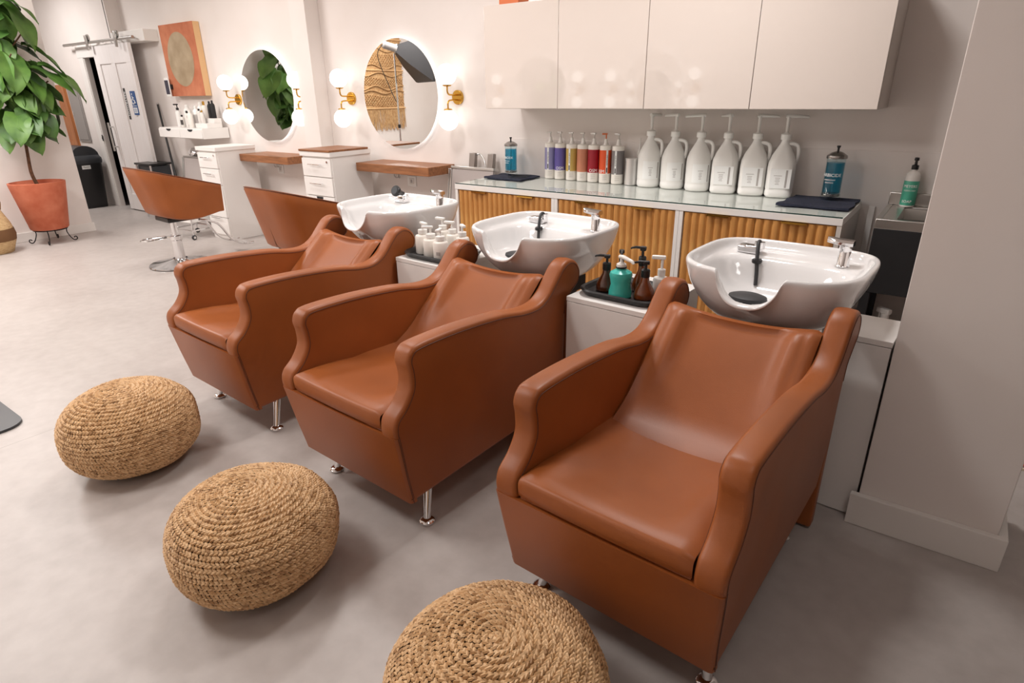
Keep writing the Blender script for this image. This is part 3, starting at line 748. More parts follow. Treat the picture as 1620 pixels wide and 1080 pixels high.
# seven coloured pump bottles
bot_cols = [((140, 136, 178), 'lilac grey'), ((98, 86, 160), 'violet'), ((196, 164, 88), 'mustard yellow'), ((198, 128, 98), 'salmon pink'), ((158, 16, 38), 'crimson'), ((226, 84, 36), 'bright orange'), ((122, 116, 116), 'charcoal grey')]
xs = [-2.835, -2.735, -2.622, -2.515, -2.413, -2.306, -2.195]
for k, ((cc, nm), x) in enumerate(zip(bot_cols, xs)):
    t_ = thing('pump_bottle', 'white pump bottle with %s label on the glass counter' % nm, 'bottle', (x, 4.505 - .006 * k, BZ), group='colour labelled pump bottles on the counter')
    t_.rotation_euler = (0, 0, [.35, -.1, .1, -.2, 0, .5, .2][k])
    R_ = .0465
    MB().lathe([(.043, 0), (R_, .006), (R_, .27), (.044, .279), (.03, .283), (.017, .287), (.015, .30)], n=28).build('body', 'cream', t_)
    lm = mat('label_' + nm.replace(' ', '_'), srgb(*cc), .4)
    MB().lathe([(R_ + .0005, .072), (R_ + .0009, .0722), (R_ + .0009, .2478), (R_ + .0005, .248)], n=28, cap0=False, cap1=False).build('label', lm, t_)
    MB().lathe([(.020, .283), (.020, .292), (.014, .305), (.012, .33), (.0, .331)], n=16).build('collar', 'clearplast', t_)
    pm = MB().cyl((0, 0, .33), (0, 0, .365), .005, n=8); pm.box(-.033, .010, -.007, .007, .36, .372, .003)
    pm.build('pump_head', 'steel' if k != 5 else 'orange', t_)
    front = -PI / 2 + .45 - t_.rotation_euler.z
    if k in (1, 4): text_cyl('label_name', 'OSM', .034, 'print', t_, R_ + .001, front, .088)
    elif k == 5: text_cyl('label_name', 'OSM', .034, 'print', t_, R_ + .001, front - .8, .088)
    if k in (0, 2, 5, 6):
        aw = front - .35 if k != 5 else front + .3
        cyl_patch(MB(), R_ + .001, aw - .16, aw + .16, .073, .247).build('label_strip', 'print', t_)
        cyl_patch(MB(), R_ + .002, aw - .09, aw + .09, .08, .118).build('barcode', 'dprint', t_)
        text_cyl('strip_lettering', 'HAIR COLOUR', .012, 'dprint', t_, R_ + .0022, aw, .175, True)
    for q in range(3): text_cyl('fine_print', 'conditioner', .008, 'lprint', t_, R_ + .0004, front, .056 - q * .014)

# tin and squeeze bottle
tn = thing('storage_tin', 'silver ribbed tin between the coloured bottles and the white jugs', 'tin', (-2.075, 4.465, BZ))
pr = []
for k in range(12): pr += [(.05, .004 + k * .0145), (.0485, .011 + k * .0145)]
MB().lathe([(.045, 0)] + pr + [(.05, .18)], n=28).build('body', 'tin', tn)
MB().lathe([(.0515, .176), (.0515, .196), (.048, .200), (.0, .200)], n=28).build('lid', 'tin', tn)
sq = thing('squeeze_bottle', 'translucent white nozzle bottle behind the silver tin', 'bottle', (-2.047, 4.536, BZ))
MB().lathe([(.020, 0), (.022, .005), (.022, .19), (.018, .21), (.016, .225)], n=20).build('body', 'clearplast', sq)
MB().lathe([(.021, .215), (.021, .24), (.010, .255), (.004, .34), (.0, .341)], n=16).build('nozzle', 'clearplast', sq)

# six gallon jugs
def jug(label, square, arm):
    t_ = thing('gallon_jug', label, 'jug', group='white gallon jugs on the counter')
    R_ = .087
    def ring(rx, z, sq_):
        out = []
        for k in range(32):
            a = 2 * PI * k / 32; e_ = 2 / (2 + sq_)
            ca, sa = math.cos(a), math.sin(a)
            out.append((rx * math.copysign(abs(ca) ** e_, ca), rx * math.copysign(abs(sa) ** e_, sa), z))
        return out
    q_ = 1.6 if square else 0.0
    MB().quads([ring(r_, z, q_ * min(1, max(0, (.33 - z) / .1))) for r_, z in ((R_ * .9, 0), (R_, .012), (R_ * 1.0, .035), (R_ * .975, .045), (R_ * .975, .05), (R_, .06), (R_, .19), (R_ * .96, .225), (R_ * .8, .265), (R_ * .55, .305), (R_ * .35, .335), (R_ * .28, .352), (R_ * .28, .37))], True, True, True).build('body', 'whiteplast', t_)
    hp = catmull([(.022, 0, .335), (.05, 0, .337), (.078, 0, .325), (.088, 0, .295), (.086, 0, .25), (.078, 0, .215)], 6)
    MB().tube(hp, .0125, 10).build('handle', 'whiteplast', t_)
    MB().lathe([(.031, .362), (.033, .366), (.033, .395), (.026, .40), (.015, .403), (.015, .408), (.0, .409)], n=20).build('cap', 'whiteplast', t_)
    pm = MB().tube([(0, 0, .40), (0, 0, .505)], [.0095, .012], 12)
    ca, sa = math.cos(arm), math.sin(arm)
    pm.tube([(-ca * .018, -sa * .018, .508), (ca * .02, sa * .02, .509), (ca * .115, sa * .115, .503), (ca * .12, sa * .12, .497)], [.012, .012, .008, .006], 10)
    pm.build('pump_head', 'whiteplast', t_)
    f_ = -PI / 2 + (.55 if square else .5)
    yy = R_ * 1.004
    if square:
        lbm = Matrix.Translation((.0, 0, 0))
        MB().box(-.06, .068, -yy - .0012, -yy + .002, .06, .185, .0006).build('label', 'print', t_)
        MB().box(.034, .046, -yy - .0022, -yy - .0008, .066, .178).build('label_band', 'lprint', t_)
        for k, (wd, z) in enumerate(((.05, .14), (.03, .125), (.026, .115), (.03, .105), (.02, .095), (.024, .085))):
            MB().box(-.012 - wd / 2, -.012 + wd / 2, -yy - .002, -yy - .0008, z, z + .003).build('print_line', 'lprint', t_)
    else:
        lb_ = cyl_patch(MB(), R_ * 1.001, f_ - .75, f_ + .75, .06, .187); lb_.build('label', 'print', t_)
        cyl_patch(MB(), R_ * 1.013, f_ + .52, f_ + .62, .066, .18).build('label_band', 'lprint', t_)
        for k, (wd, z) in enumerate(((.4, .14), (.22, .125), (.2, .115), (.24, .105), (.16, .095), (.2, .085))):
            cyl_patch(MB(), R_ * 1.013, f_ - .1 - wd / 2, f_ - .1 + wd / 2, z, z + .003).build('print_line', 'lprint', t_)
    return t_
jx = [(-1.935, 4.475), (-1.745, 4.47), (-1.548, 4.455), (-1.358, 4.455), (-1.165, 4.46), (-.985, 4.458)]
jl = ['white gallon jug, leftmost, next to the silver tin', 'white gallon jug, second from the left', 'white gallon jug, third from left, round label band at the right',
      'white gallon jug, fourth from left, the first of the square shouldered ones', 'white gallon jug, fifth from left, pump turned right', 'white gallon jug, rightmost, near the right navy towel']
for k, ((x, y), lb) in enumerate(zip(jx, jl)):
    j_ = jug(lb, k >= 3, [1.2, 2.6, 3.4, 2.2, .25, .1][k]); j_.location = (x, y, BZ); j_.rotation_euler = (0, 0, .12 if k < 3 else .18)

# ================================================================== SINK AT THE RIGHT
sk = thing('utility_sink', 'stainless steel sink on black stand beside the white pillar', 'sink', (-.34, 3.97, 0))
fr = MB().box(0, .62, 0, .03, .87, .925, .004).box(0, .03, .03, .58, .87, .925, .004).box(.59, .62, .03, .58, .87, .925, .004).box(.03, .59, .50, .58, .87, .925, .004).box(.03, .10, .03, .50, .905, .925, .002)
fr.build('rim', 'steel', sk)
MB().box(0, .62, .565, .60, .925, 1.0, .004).build('splashback', 'steel', sk)
MB().quads([[(x, y, .92) for x, y in ((.10, .08), (.58, .08), (.58, .48), (.10, .48))], [(x, y, .72) for x, y in ((.12, .1), (.56, .1), (.56, .46), (.12, .46))]], True, False, True).build('basin', 'steel', sk)
MB().box(.0, .62, .0, .02, .50, .869, .002).box(0, .02, .02, .56, .50, .869, .002).build('apron', 'blackmatte', sk)
for x in (.0, .57):
    for y in (.0, .5): MB().box(x, x + .05, y + .001, y + .05, 0, .499, .003).build('leg', 'blackmatte', sk)
MB().box(.0, .62, .0, .56, .12, .15, .003).build('lower_shelf', 'blackmatte', sk)
so = thing('soap_bottle', 'clear soap bottle with green label and black cap on the sink rim', 'bottle', (-.235, 4.487, .9255))
MB().lathe([(.036, 0), (.04, .005), (.04, .18), (.034, .20), (.016, .215), (.015, .23)], n=24).build('body', 'clearplast', so)
MB().lathe([(.0405, .012), (.041, .013), (.041, .155), (.0405, .156)], n=24, cap0=False, cap1=False).build('label', 'green', so)
text_cyl('label_name', 'MEYERS', .022, 'print', so, .0415, -PI / 2, .125)
text_cyl('label_line', 'CLEAN DAY', .012, 'print', so, .0415, -PI / 2, .10)
text_cyl('label_line', 'SOAP', .022, 'print', so, .0415, -PI / 2 - .1, .035)
MB().lathe([(.019, .222), (.019, .245), (.008, .25), (.007, .27), (.013, .275), (.012, .29), (.0, .292)], n=16).build('cap', 'black', so)
wb = thing('spray_bottle', 'white spray bottle on the black shelf under the sink', 'bottle', (-.195, 4.07, .1505), rotz=-.6)
MB().lathe([(.04, 0), (.044, .006), (.044, .12), (.02, .17), (.018, .19)], n=20).build('body', 'whiteplast', wb)
MB().lathe([(.022, .18), (.022, .21), (.0, .212)], n=16).build('collar', 'whiteplast', wb)
MB().box(-.055, .03, -.017, .017, .205, .24, .01).build('trigger_head', 'whiteplast', wb)
MB().box(-.04, -.03, -.008, .008, .15, .21, .003).build('trigger', 'whiteplast', wb)

# ================================================================== SHAMPOO ROW
TH = math.radians(-3.4)
ROW = Matrix.Translation((-.6, 1.25, 0)) @ Matrix.Rotation(TH, 4, 'Z')
def rowloc(x, y, z=0): return (ROW @ Vector((x, y, z)))[:]

def bez_profile():
    """side outline of an arm (y, z), from bottom front, over the arm and the ear, to the bottom back"""
    front = catmull([(.015, .17), (-.012, .30), (-.038, .45), (-.047, .505), (-.035, .55), (.012, .592), (.045, .645), (.047, .70), (.040, .745), (.058, .782), (.11, .798),
                     (.31, .797), (.55, .778), (.70, .752), (.80, .752), (.87, .785), (.93, .845), (.975, .888), (1.03, .905), (1.085, .885), (1.118, .835), (1.108, .785), (1.06, .75), (1.012, .715)], 5)
    return front + [Vector((1.002, .66)), Vector((1.0, .44)), Vector((.995, .20))]
AW, AT = .358, .082
def half_w(z): return AW - .016 * (1 - sstep(.16, .52, z))
def shampoo_chair(label):
    t_ = thing('shampoo_chair', label, 'chair', group='tan shampoo chairs')
    prof = bez_profile(); K = len(prof)
    nrm = []
    for i in range(K):
        a, c = prof[i - 1], prof[(i + 1) % K]
        tg = (c - a).normalized(); nrm.append(Vector((tg.y, -tg.x)))   # points inward for this winding
    area_ = sum(prof[i].x * prof[(i + 1) % K].y - prof[(i + 1) % K].x * prof[i].y for i in range(K))
    sgn = -1 if area_ > 0 else 1
    def inset(d_): return [prof[i] + nrm[i] * sgn * d_ for i in range(K)]
    r_ = .016
    lay = [(0, r_)] + [(r_ * (1 - math.cos(a)), r_ * (1 - math.sin(a))) for a in (PI / 8, PI / 4, 3 * PI / 8)] + [(r_, 0), (AT / 2, -.0025), (AT - r_, 0)] + [(AT - r_ * (1 - math.cos(a)), r_ * (1 - math.sin(a))) for a in (3 * PI / 8, PI / 4, PI / 8)] + [(AT, r_)]
    for s_ in (-1, 1):
        mb = MB(); rings = []
        for w_, d_ in lay:
            rings.append([(s_ * (half_w(p_.y) - w_), p_.x, p_.y) for p_ in inset(d_)])
        mb.quads(rings, True)
        bmesh.ops.holes_fill(mb.bm, edges=[e for e in mb.bm.edges if len(e.link_faces) == 1])
        bmesh.ops.triangulate(mb.bm, faces=[f for f in mb.bm.faces if len(f.verts) > 4])
        arm = mb.build('side_panel', 'leather', t_, ang=40)
        for w_ in (-.0003, AT + .0003):
            pts = [(s_ * (half_w(p_.y) - w_), p_.x, p_.y) for p_ in inset(r_ * 1.02)][:-2]
            MB().tube(pts, .0017, 5).build('seam', 'seam', arm)
    # base and front
    iw = AW - AT + .004
    poly = [(.022, .172), (-.008, .32), (-.036, .47), (-.03, .486), (.45, .47), (.99, .44), (.99, .20), (.5, .18)]
    MB().prism(poly, lambda p_: (-iw + .012, p_[0], p_[1]), lambda p_: (iw - .012, p_[0], p_[1])).build('base_panel', 'leather', t_, ang=30)
    rings = []
    for z in [.166 + (.480 - .166) * i / 8 for i in range(9)]:
        yf = (.0155 + (z - .17) * -.2077 if z < .30 else -.0115 - (z - .30) * .1767 if z < .45 else -.038 - (z - .45) * .2) - .0036
        hw_ = half_w(z) + .0006; rr = .014
        rings.append([(-hw_, yf + .03, z), (-hw_, yf + rr, z), (-hw_ + rr * .3, yf + rr * .3, z), (-hw_ + rr, yf, z), (0, yf, z), (hw_ - rr, yf, z), (hw_ - rr * .3, yf + rr * .3, z), (hw_, yf + rr, z), (hw_, yf + .03, z)])
    fp = MB().quads(rings, True, True, True).build('front_panel', 'leather', t_, ang=50)
    for s_ in (-1, 1):
        MB().tube([(s_ * (r2[-2][0]), r2[-2][1], r2[-2][2]) for r2 in rings], .0016, 5).build('seam', 'seam', fp)
    def seat_surface():
        S = [(.03, .489), (-.034, .489), (-.041, .493), (-.043, .515), (-.043, .543), (-.038, .553), (-.027, .5585), (.02, .559), (.08, .556), (.16, .548), (.25, .537), (.34, .525), (.43, .514), (.52, .508), (.58, .51)]
        rows = []
        for y, z in S:
            row = []
            for k in range(25):
                x = -.272 + .544 * k / 24; a = abs(x) / .272
                g = sstep(-.02, .14, y)
                dz = g * (-.016 * (1 - a * a) + .016 * math.exp(-((abs(x) - .205) / .04) ** 2) * math.exp(-((y - .16) / .12) ** 2) + .012 * sstep(.75, 1, a) * sstep(.25, .5, y))
                ed = .010 * sstep(.95, 1, a)
                if z > .53: dz -= ed
                yy = y + (.006 * (1 - a * a) * (-1) if y < 0 else 0) + (.004 * sstep(.95, 1, a) if y < 0 else 0)
                row.append((x, yy, z + dz))
            rows.append(row)
        return rows
    MB().grid(seat_surface()).build('seat', 'leather', t_, ang=60)
    # backrest
    base = Vector((.465, .455)); top = Vector((.925, .848)); L_ = (top - base).length; dv = (top - base).normalized(); nv = Vector((-dv.y, dv.x))
    rows = []
    prof2 = [(L_ * q, 0, q) for q in (0, .08, .16, .24, .32, .4, .48, .56, .64, .72, .8, .87, .93, .97)] + [(L_ * .99, -.004, 1), (L_ + .012, -.016, 1), (L_ + .018, -.034, 1), (L_ + .012, -.052, 1), (L_ - .01, -.066, 1), (L_ * .7, -.085, 1)]
    for u_, h_, q in prof2:
        row = []
        for k in range(33):
            x = -.2785 + .557 * k / 32; a = abs(x) / .2785
            conc = -.030 * (1 - a * a) * sstep(0, .25, q)
            ridge = .030 * math.exp(-((abs(x) - .208) / .034) ** 2) * sstep(.30, .72, q) * (1 - sstep(.93, 1.0, q) * .75)
            side = .014 * sstep(.8, 1, a) - .022 * sstep(.96, 1, a)
            lower = .03 * (1 - sstep(0, .32, q))
            hh = h_ + (conc + ridge + side) * (1 if h_ == 0 else .4) + lower
            sag = -.022 * (1 - a * a) * sstep(.75, 1, q) - .012 * sstep(.9, 1, a) * sstep(.9, 1, q)
            p_ = base + dv * (u_ + sag) + nv * hh
            row.append((x, p_.x, p_.y))
        rows.append(row)
    MB().grid(rows).build('backrest', 'leather', t_, ang=60)
    # rear panel to the floor
    MB().box(-.348, .348, 1.006, 1.06, .01, .70, .012, 3).build('rear_panel', 'leather', t_)
    MB().box(-.27, .27, .93, 1.05, .60, .76, .02).build('back_brace', 'leather', t_)
    for s_ in (-1, 1):
        lg = MB().tube([(s_ * .262, .175, .185), (s_ * .298, .122, .018)], [.021, .015], 18).build('leg', 'chrome', t_)
        MB().lathe([(.0, 0), (.028, 0), (.032, .004), (.032, .010), (.026, .017), (.014, .022)], c=(s_ * .3, .12, 0), n=24).build('foot', 'chrome', lg)
        lg = MB().tube([(s_ * .262, .86, .20), (s_ * .272, .90, .018)], [.021, .015], 14).build('leg', 'chrome', t_)
        MB().lathe([(.0, 0), (.028, 0), (.032, .004), (.032, .010), (.026, .017), (.014, .022)], c=(s_ * .272, .90, 0), n=20).build('foot', 'chrome', lg)
    return t_
c1 = shampoo_chair('tan leather shampoo chair nearest the camera, in front of the nearest basin'); c1.location = rowloc(0, 0); c1.rotation_euler = (0, 0, TH)
dup(c1, loc=rowloc(-1.172, 0), rotz=TH, label='tan leather shampoo chair in the middle of the row')
dup(c1, loc=rowloc(-2.33, .033), rotz=TH, label='tan leather shampoo chair at the far end of the row')

def shampoo_basin(label):
    t_ = thing('shampoo_basin', label, 'basin', group='white shampoo basins')
    yc, hx, hy = 1.305, .338, .318
    N = 256
    RIM = .975
    def out(a, s_x, s_y, yo, nf, nb):
        ca, sa = math.cos(a), math.sin(a); n_ = nf if sa < 0 else nb
        if s_x <= 0: return (0, yo)
        r_ = (abs(ca / s_x) ** n_ + abs(sa / s_y) ** n_) ** (-1 / n_)
        return (r_ * ca, yo + r_ * sa)
    # (scale x, scale y, y centre, z)
    ext = [(.0, .0, yc + .03, .70), (.13, .12, yc + .03, .70), (.17, .155, yc + .03, .705), (.215, .20, yc + .02, .735), (.258, .242, yc + .012, .78), (.292, .274, yc + .006, .83), (.318, .298, yc + .002, .885), (.332, .312, yc, .935), (.3375, .3175, yc, .96),
           (.3375, .3175, yc, .970), (.334, .314, yc, .9775), (.327, .307, yc, .9805), (.319, .299, yc, .9785), (.313, .293, yc, .972)]
    # inside: deck then bowl
    inn = [(.308, .288, yc, .958), (.303, .280, yc - .002, .946), (.296, .262, yc - .012, .938), (.282, .222, yc - .048, .930), (.272, .212, yc - .056, .918), (.258, .2, yc - .062, .88), (.235, .182, yc - .062, .835), (.19, .15, yc - .06, .803), (.10, .08, yc - .055, .79), (.0, .0, yc - .055, .788)]
    rings = []
    def neck(x):
        q = min(1.0, abs(x + .012) / .121)
        c_ = max(0, 1 - q ** 2.5) ** .62
        return c_ if q < .93 else c_ * (1 - sstep(.93, 1.0, q) * .35)
    def notch(x, y, z, wgt):
        if y > yc - .10: return z
        a = abs(x + .012)
        u = neck(x)                                 # 1 in the centre of the neck cut
        lim = RIM - .112 * u
        if u <= 0: return z
        off = z - RIM
        return min(z, lim + max(off, -.012) * 1.0 + wgt)
    for k, (sx_, sy_, yo, z) in enumerate(ext + inn):
        ring = []
        for i in range(N):
            a = 2 * PI * (i + .5) / N
            nf_, nb_ = (2.9, 4.2)
            x, y = out(a, sx_, sy_, yo, nf_, nb_)
            zz = z
            if z > .78:
                zz = notch(x, y, z, 0)
                fall = .018 * sstep(.10, -.30, y - yc) * sstep(.14, .3, abs(x)) * 0
                zz += 0.0 - fall
                # lip rolls out around the neck cut
                u = 1 - sstep(.06, .17, abs(x + .012))
                if y < yc - .1 and len(ring) >= 0:
                    y -= u * ((.012 * sstep(.80, .9, z) + .014 * sstep(.028, .008, RIM - .112 * neck(x) - zz)) if k < len(ext) - 3 else .010)
            ring.append((x, y, zz))
        rings.append(ring)
    mb = MB().quads(rings[1:-1], True, True, True)
    bw = mb.build('bowl', 'porcelain', t_, ang=80)
    sm = bw.modifiers.new('smooth', 'SUBSURF'); sm.levels = 1; sm.render_levels = 1
    # mixer tap
    tp = MB().lathe([(.026, 0), (.027, .004), (.024, .008), (.0235, .062), (.0225, .066), (.0235, .070), (.0235, .088), (.0, .09)], c=(.195, 1.50, .932), n=24).build('mixer_tap', 'chrome', t_)
    lv = MB().quads([[(.195 + x, 1.50 + y * sc_, .932 + z + dz) for x, y in ((.028, -.02), (.028, .02), (-.02, .024), (-.05, .016), (-.07, .008), (-.07, -.008), (-.05, -.016), (-.02, -.024)) for z in (0 - .25 * 0 + abs(min(0, x)) * .10,)] for sc_, dz in ((.8, .086), (1.1, .089), (1.1, .099), (.7, .108))], True, True, True)
    lv.build('lever', 'chrome', tp)
    # hand shower holder, hose and head
    hb = MB().box(-.235, -.135, 1.488, 1.545, .932, .968, .009, 3).build('shower_holder', 'chrome', t_)
    MB().lathe([(.022, 0), (.024, .006), (.022, .03), (.0, .032)], c=(-.145, 1.515, .955), n=20).build('holder_ring', 'chrome', hb)
    hs = MB().tube(catmull([(-.145, 1.518, .968), (-.144, 1.505, .989), (-.140, 1.478, .986), (-.132, 1.455, .955), (-.124, 1.438, .915), (-.114, 1.420, .87), (-.106, 1.402, .822)], 8), .0082, 10)
    hs.build('hose', 'blackrub', t_)
    MB().lathe([(.0, -.008), (.020, -.008), (.022, 0), (.020, .008), (.0, .008)], c=(-.125, 1.440, .918), n=18).build('hose_collar', 'black', t_)
    MB().lathe([(.013, 0), (.014, .008), (.012, .018), (.0, .019)], c=(-.145, 1.520, .966), n=16).build('shower_neck', 'black', t_)
    # black hair trap
    MB().lathe([(.0, .0), (.06, .0), (.068, .006), (.066, .016), (.05, .022), (.0, .024)], c=(-.065, 1.185, .822), n=28, sx=1.12, sy=.85).build('hair_trap', 'blackrub', t_)
    MB().lathe([(.018, .79), (.018, .835)], c=(-.065, 1.19, 0), n=14).build('trap_stem', 'blackrub', t_)
    # stand
    MB().box(-.15, .15, 1.20, 1.50, .62, .705, .01).build('mount', 'blackmatte', t_)
    MB().box(-.12, .12, 1.24, 1.46, .0, .62, .008).build('pedestal', 'blackmatte', t_)
    return t_
b1 = shampoo_basin('white porcelain shampoo basin nearest the camera, with hanging black hose'); b1.location = rowloc(0, 0); b1.rotation_euler = (0, 0, TH)
dup(b1, loc=rowloc(-1.172, 0), rotz=TH, label='white porcelain shampoo basin in the middle of the row')
b3 = dup(b1, loc=rowloc(-2.335, .025), rotz=TH, label='white porcelain shampoo basin at the far end with the hand shower resting on its rim')
for ch in kids(b3):
    if ch.name.split('.')[0] in ('hose', 'hose_collar', 'shower_neck'): bpy.data.objects.remove(ch)
HM = Matrix.Translation((-.19, 1.475, 1.012)) @ Vector((0, 0, -1)).rotation_difference(Vector((.12, -.92, .36)).normalized()).to_matrix().to_4x4()
hd_ = MB().lathe([(.0, -.012), (.030, -.012), (.036, -.005), (.036, .006), (.028, .020), (.017, .036), (.014, .075), (.0, .076)], n=24).xf(HM).build('shower_head', 'black', b3, label='black hand shower head')
MB().lathe([(.0, -.0145), (.024, -.0145), (.024, -.0122), (.0, -.0122)], n=20).xf(HM).build('spray_face', 'greyplast', hd_)

# low white cabinets between the chairs
def low_cab(x0, x1, y0, y1, label, h=.757):
    t_ = thing('low_cabinet', label, 'cabinet', rowloc((x0 + x1) / 2, (y0 + y1) / 2), TH, 'low white cabinets behind the chairs')
    hx, hy = (x1 - x0) / 2, (y1 - y0) / 2
    MB().box(-hx, hx, -hy, hy, h - .022, h, .0015).build('top', 'white', t_)
    MB().box(-hx + .002, hx - .002, -hy + .018, hy, 0, h - .0225, .001).build('body', 'white', t_)
    MB().box(-hx + .002, hx - .002, -hy + .001, -hy + .0175, .005, h - .0245, .0015).build('front_panel', 'white', t_)
low_cab(-.785, -.375, .96, 1.46, 'low white cabinet with tray of amber bottles, right of the middle chair')
low_cab(-1.955, -1.55, .975, 1.46, 'low white cabinet with tray of white bottles, right of the far chair')
low_cab(.245, .458, 1.205, 1.475, 'low white cabinet between the nearest chair and the pillar')

# trays and bottles on the low cabinets
def tray(x, y, hx, hy, label):
    o = thing('black_tray', label, 'tray', rowloc(x, y, .7572), TH, 'black rimmed trays')
    MB().quads([rrect(hx - .03, hy - .03, .07, .0, 6), rrect(hx - .012, hy - .012, .08, .006, 6), rrect(hx, hy, .085, .026, 6), rrect(hx - .006, hy - .006, .082, .032, 6), rrect(hx - .016, hy - .016, .078, .028, 6), rrect(hx - .026, hy - .026, .07, .010, 6)], True, True, True).build('pan', 'black', o)
tray(-.575, 1.15, .20, .155, 'black tray of amber and teal bottles beside the nearest basin')
tray(-1.755, 1.15, .20, .155, 'black tray of white bottles between the far chair and middle chair')
TRZ = .7572 + .0105
def put(t_, x, y, rz=0, grp=None):
    t_.location = rowloc(x, y, TRZ); t_.rotation_euler = (0, 0, TH + rz)
    if grp: t_['group'] = grp
def cone_bottle(label, R_, h, s_, body='amber', cap='black', noz=.05):
    t_ = thing('amber_bottle', label, 'bottle')
    MB().lathe([(R_ * .9, 0), (R_, .006), (R_ * .99, h * .14), (R_ * .88, h * .24), (R_ * .42, h * .46), (R_ * .36, h * .60)], n=24).build('body', body, t_)
    MB().lathe([(R_ * .40, h * .56), (R_ * .42, h * .58), (R_ * .42, h * .74), (R_ * .34, h * .76), (.006, h * .77), (.006, h * .9)], n=18).build('collar', cap, t_)
    MB().box(-.012, .012, -.012, .014, h * .88, h * .97, .004).tube([(-.0, -.008, h * .94), (0, -.03, h * .945), (0, -noz, h * .925), (0, -noz - .004, h * .90)], [.006, .006, .0045, .0035], 8).build('pump_head', cap, t_)
    return t_
G1 = 'bottles on the tray beside the nearest basin'
put(cone_bottle('dark amber bottle with black pump at the left end of the tray', .045, .168, 1), -.675, 1.115, -1.2, G1)
put(cone_bottle('amber bottle with black pump right of the teal bottle', .045, .172, 1, 'amber2'), -.478, 1.105, -1.0, G1)
t_ = cone_bottle('tall amber bottle with black pump at the back of the tray', .04, .208, 1, 'amber2'); put(t_, -.545, 1.20, -1.3, G1)
t_ = cone_bottle('slim black bottle at the back left of the tray', .028, .175, 1, 'blackmatte'); put(t_, -.655, 1.21, .5, G1)
tl = thing('teal_bottle', 'teal bottle with translucent pump in the middle of the tray', 'bottle')
MB().lathe([(.046, 0), (.050, .005), (.049, .03), (.042, .065), (.046, .095), (.050, .115), (.046, .13), (.026, .143), (.021, .146), (.021, .155)], n=28).build('body', 'teal', tl)
MB().lathe([(.022, .150), (.024, .153), (.024, .158), (.022, .16)], n=20).build('neck_ring', 'black', tl)
MB().lathe([(.022, .158), (.021, .172), (.010, .180), (.007, .184), (.007, .205)], n=18).build('collar', 'clearplast', tl)
MB().tube([(0, .012, .207), (0, -.01, .209), (0, -.07, .200), (0, -.078, .190)], [.010, .011, .008, .005], 10).build('pump_head', 'clearplast', tl)
put(tl, -.577, 1.07, 1.2, G1); tl.scale = (1, 1, .85)
t_ = pump_bottle('pump_bottle', 'white bottle with white pump at the right end of the tray', 'bottle', .034, .085, .02, 'whiteplast', 'whiteplast', None, 1, .06); put(t_, -.445, 1.19, -1.2, G1)
G2 = 'white bottles on the far tray'
def wbot(label, R_, h, x, y, rz, mark=False):
    t_ = pump_bottle('white_pump_bottle', label, 'bottle', R_, h, .016, 'cream', 'whiteplast', None, 1, .05, .5)
    if mark:
        cyl_patch(MB(), R_ + .0008, -PI / 2 - .25, -PI / 2 + .25, h * .28, h * .46).build('emblem', 'lprint', t_)
    put(t_, x, y, rz, G2); t_.scale = (1.06, 1.06, .87)
wbot('white pump bottle at the left end of the far tray', .042, .125, -1.865, 1.11, 1.3)
wbot('white pump bottle with round emblem, second from left on the far tray', .042, .115, -1.775, 1.085, -1.0, True)
wbot('white pump bottle beside the middle chair ear on the far tray', .040, .115, -1.685, 1.07, .4, True)
wbot('white pump bottle in the back left of the far tray', .036, .14, -1.81, 1.215, -1.5)
wbot('white pump bottle in the back centre of the far tray', .036, .13, -1.72, 1.20, -1.3)
wbot('white pump bottle at the back right of the far tray', .036, .125, -1.635, 1.19, 1.0)

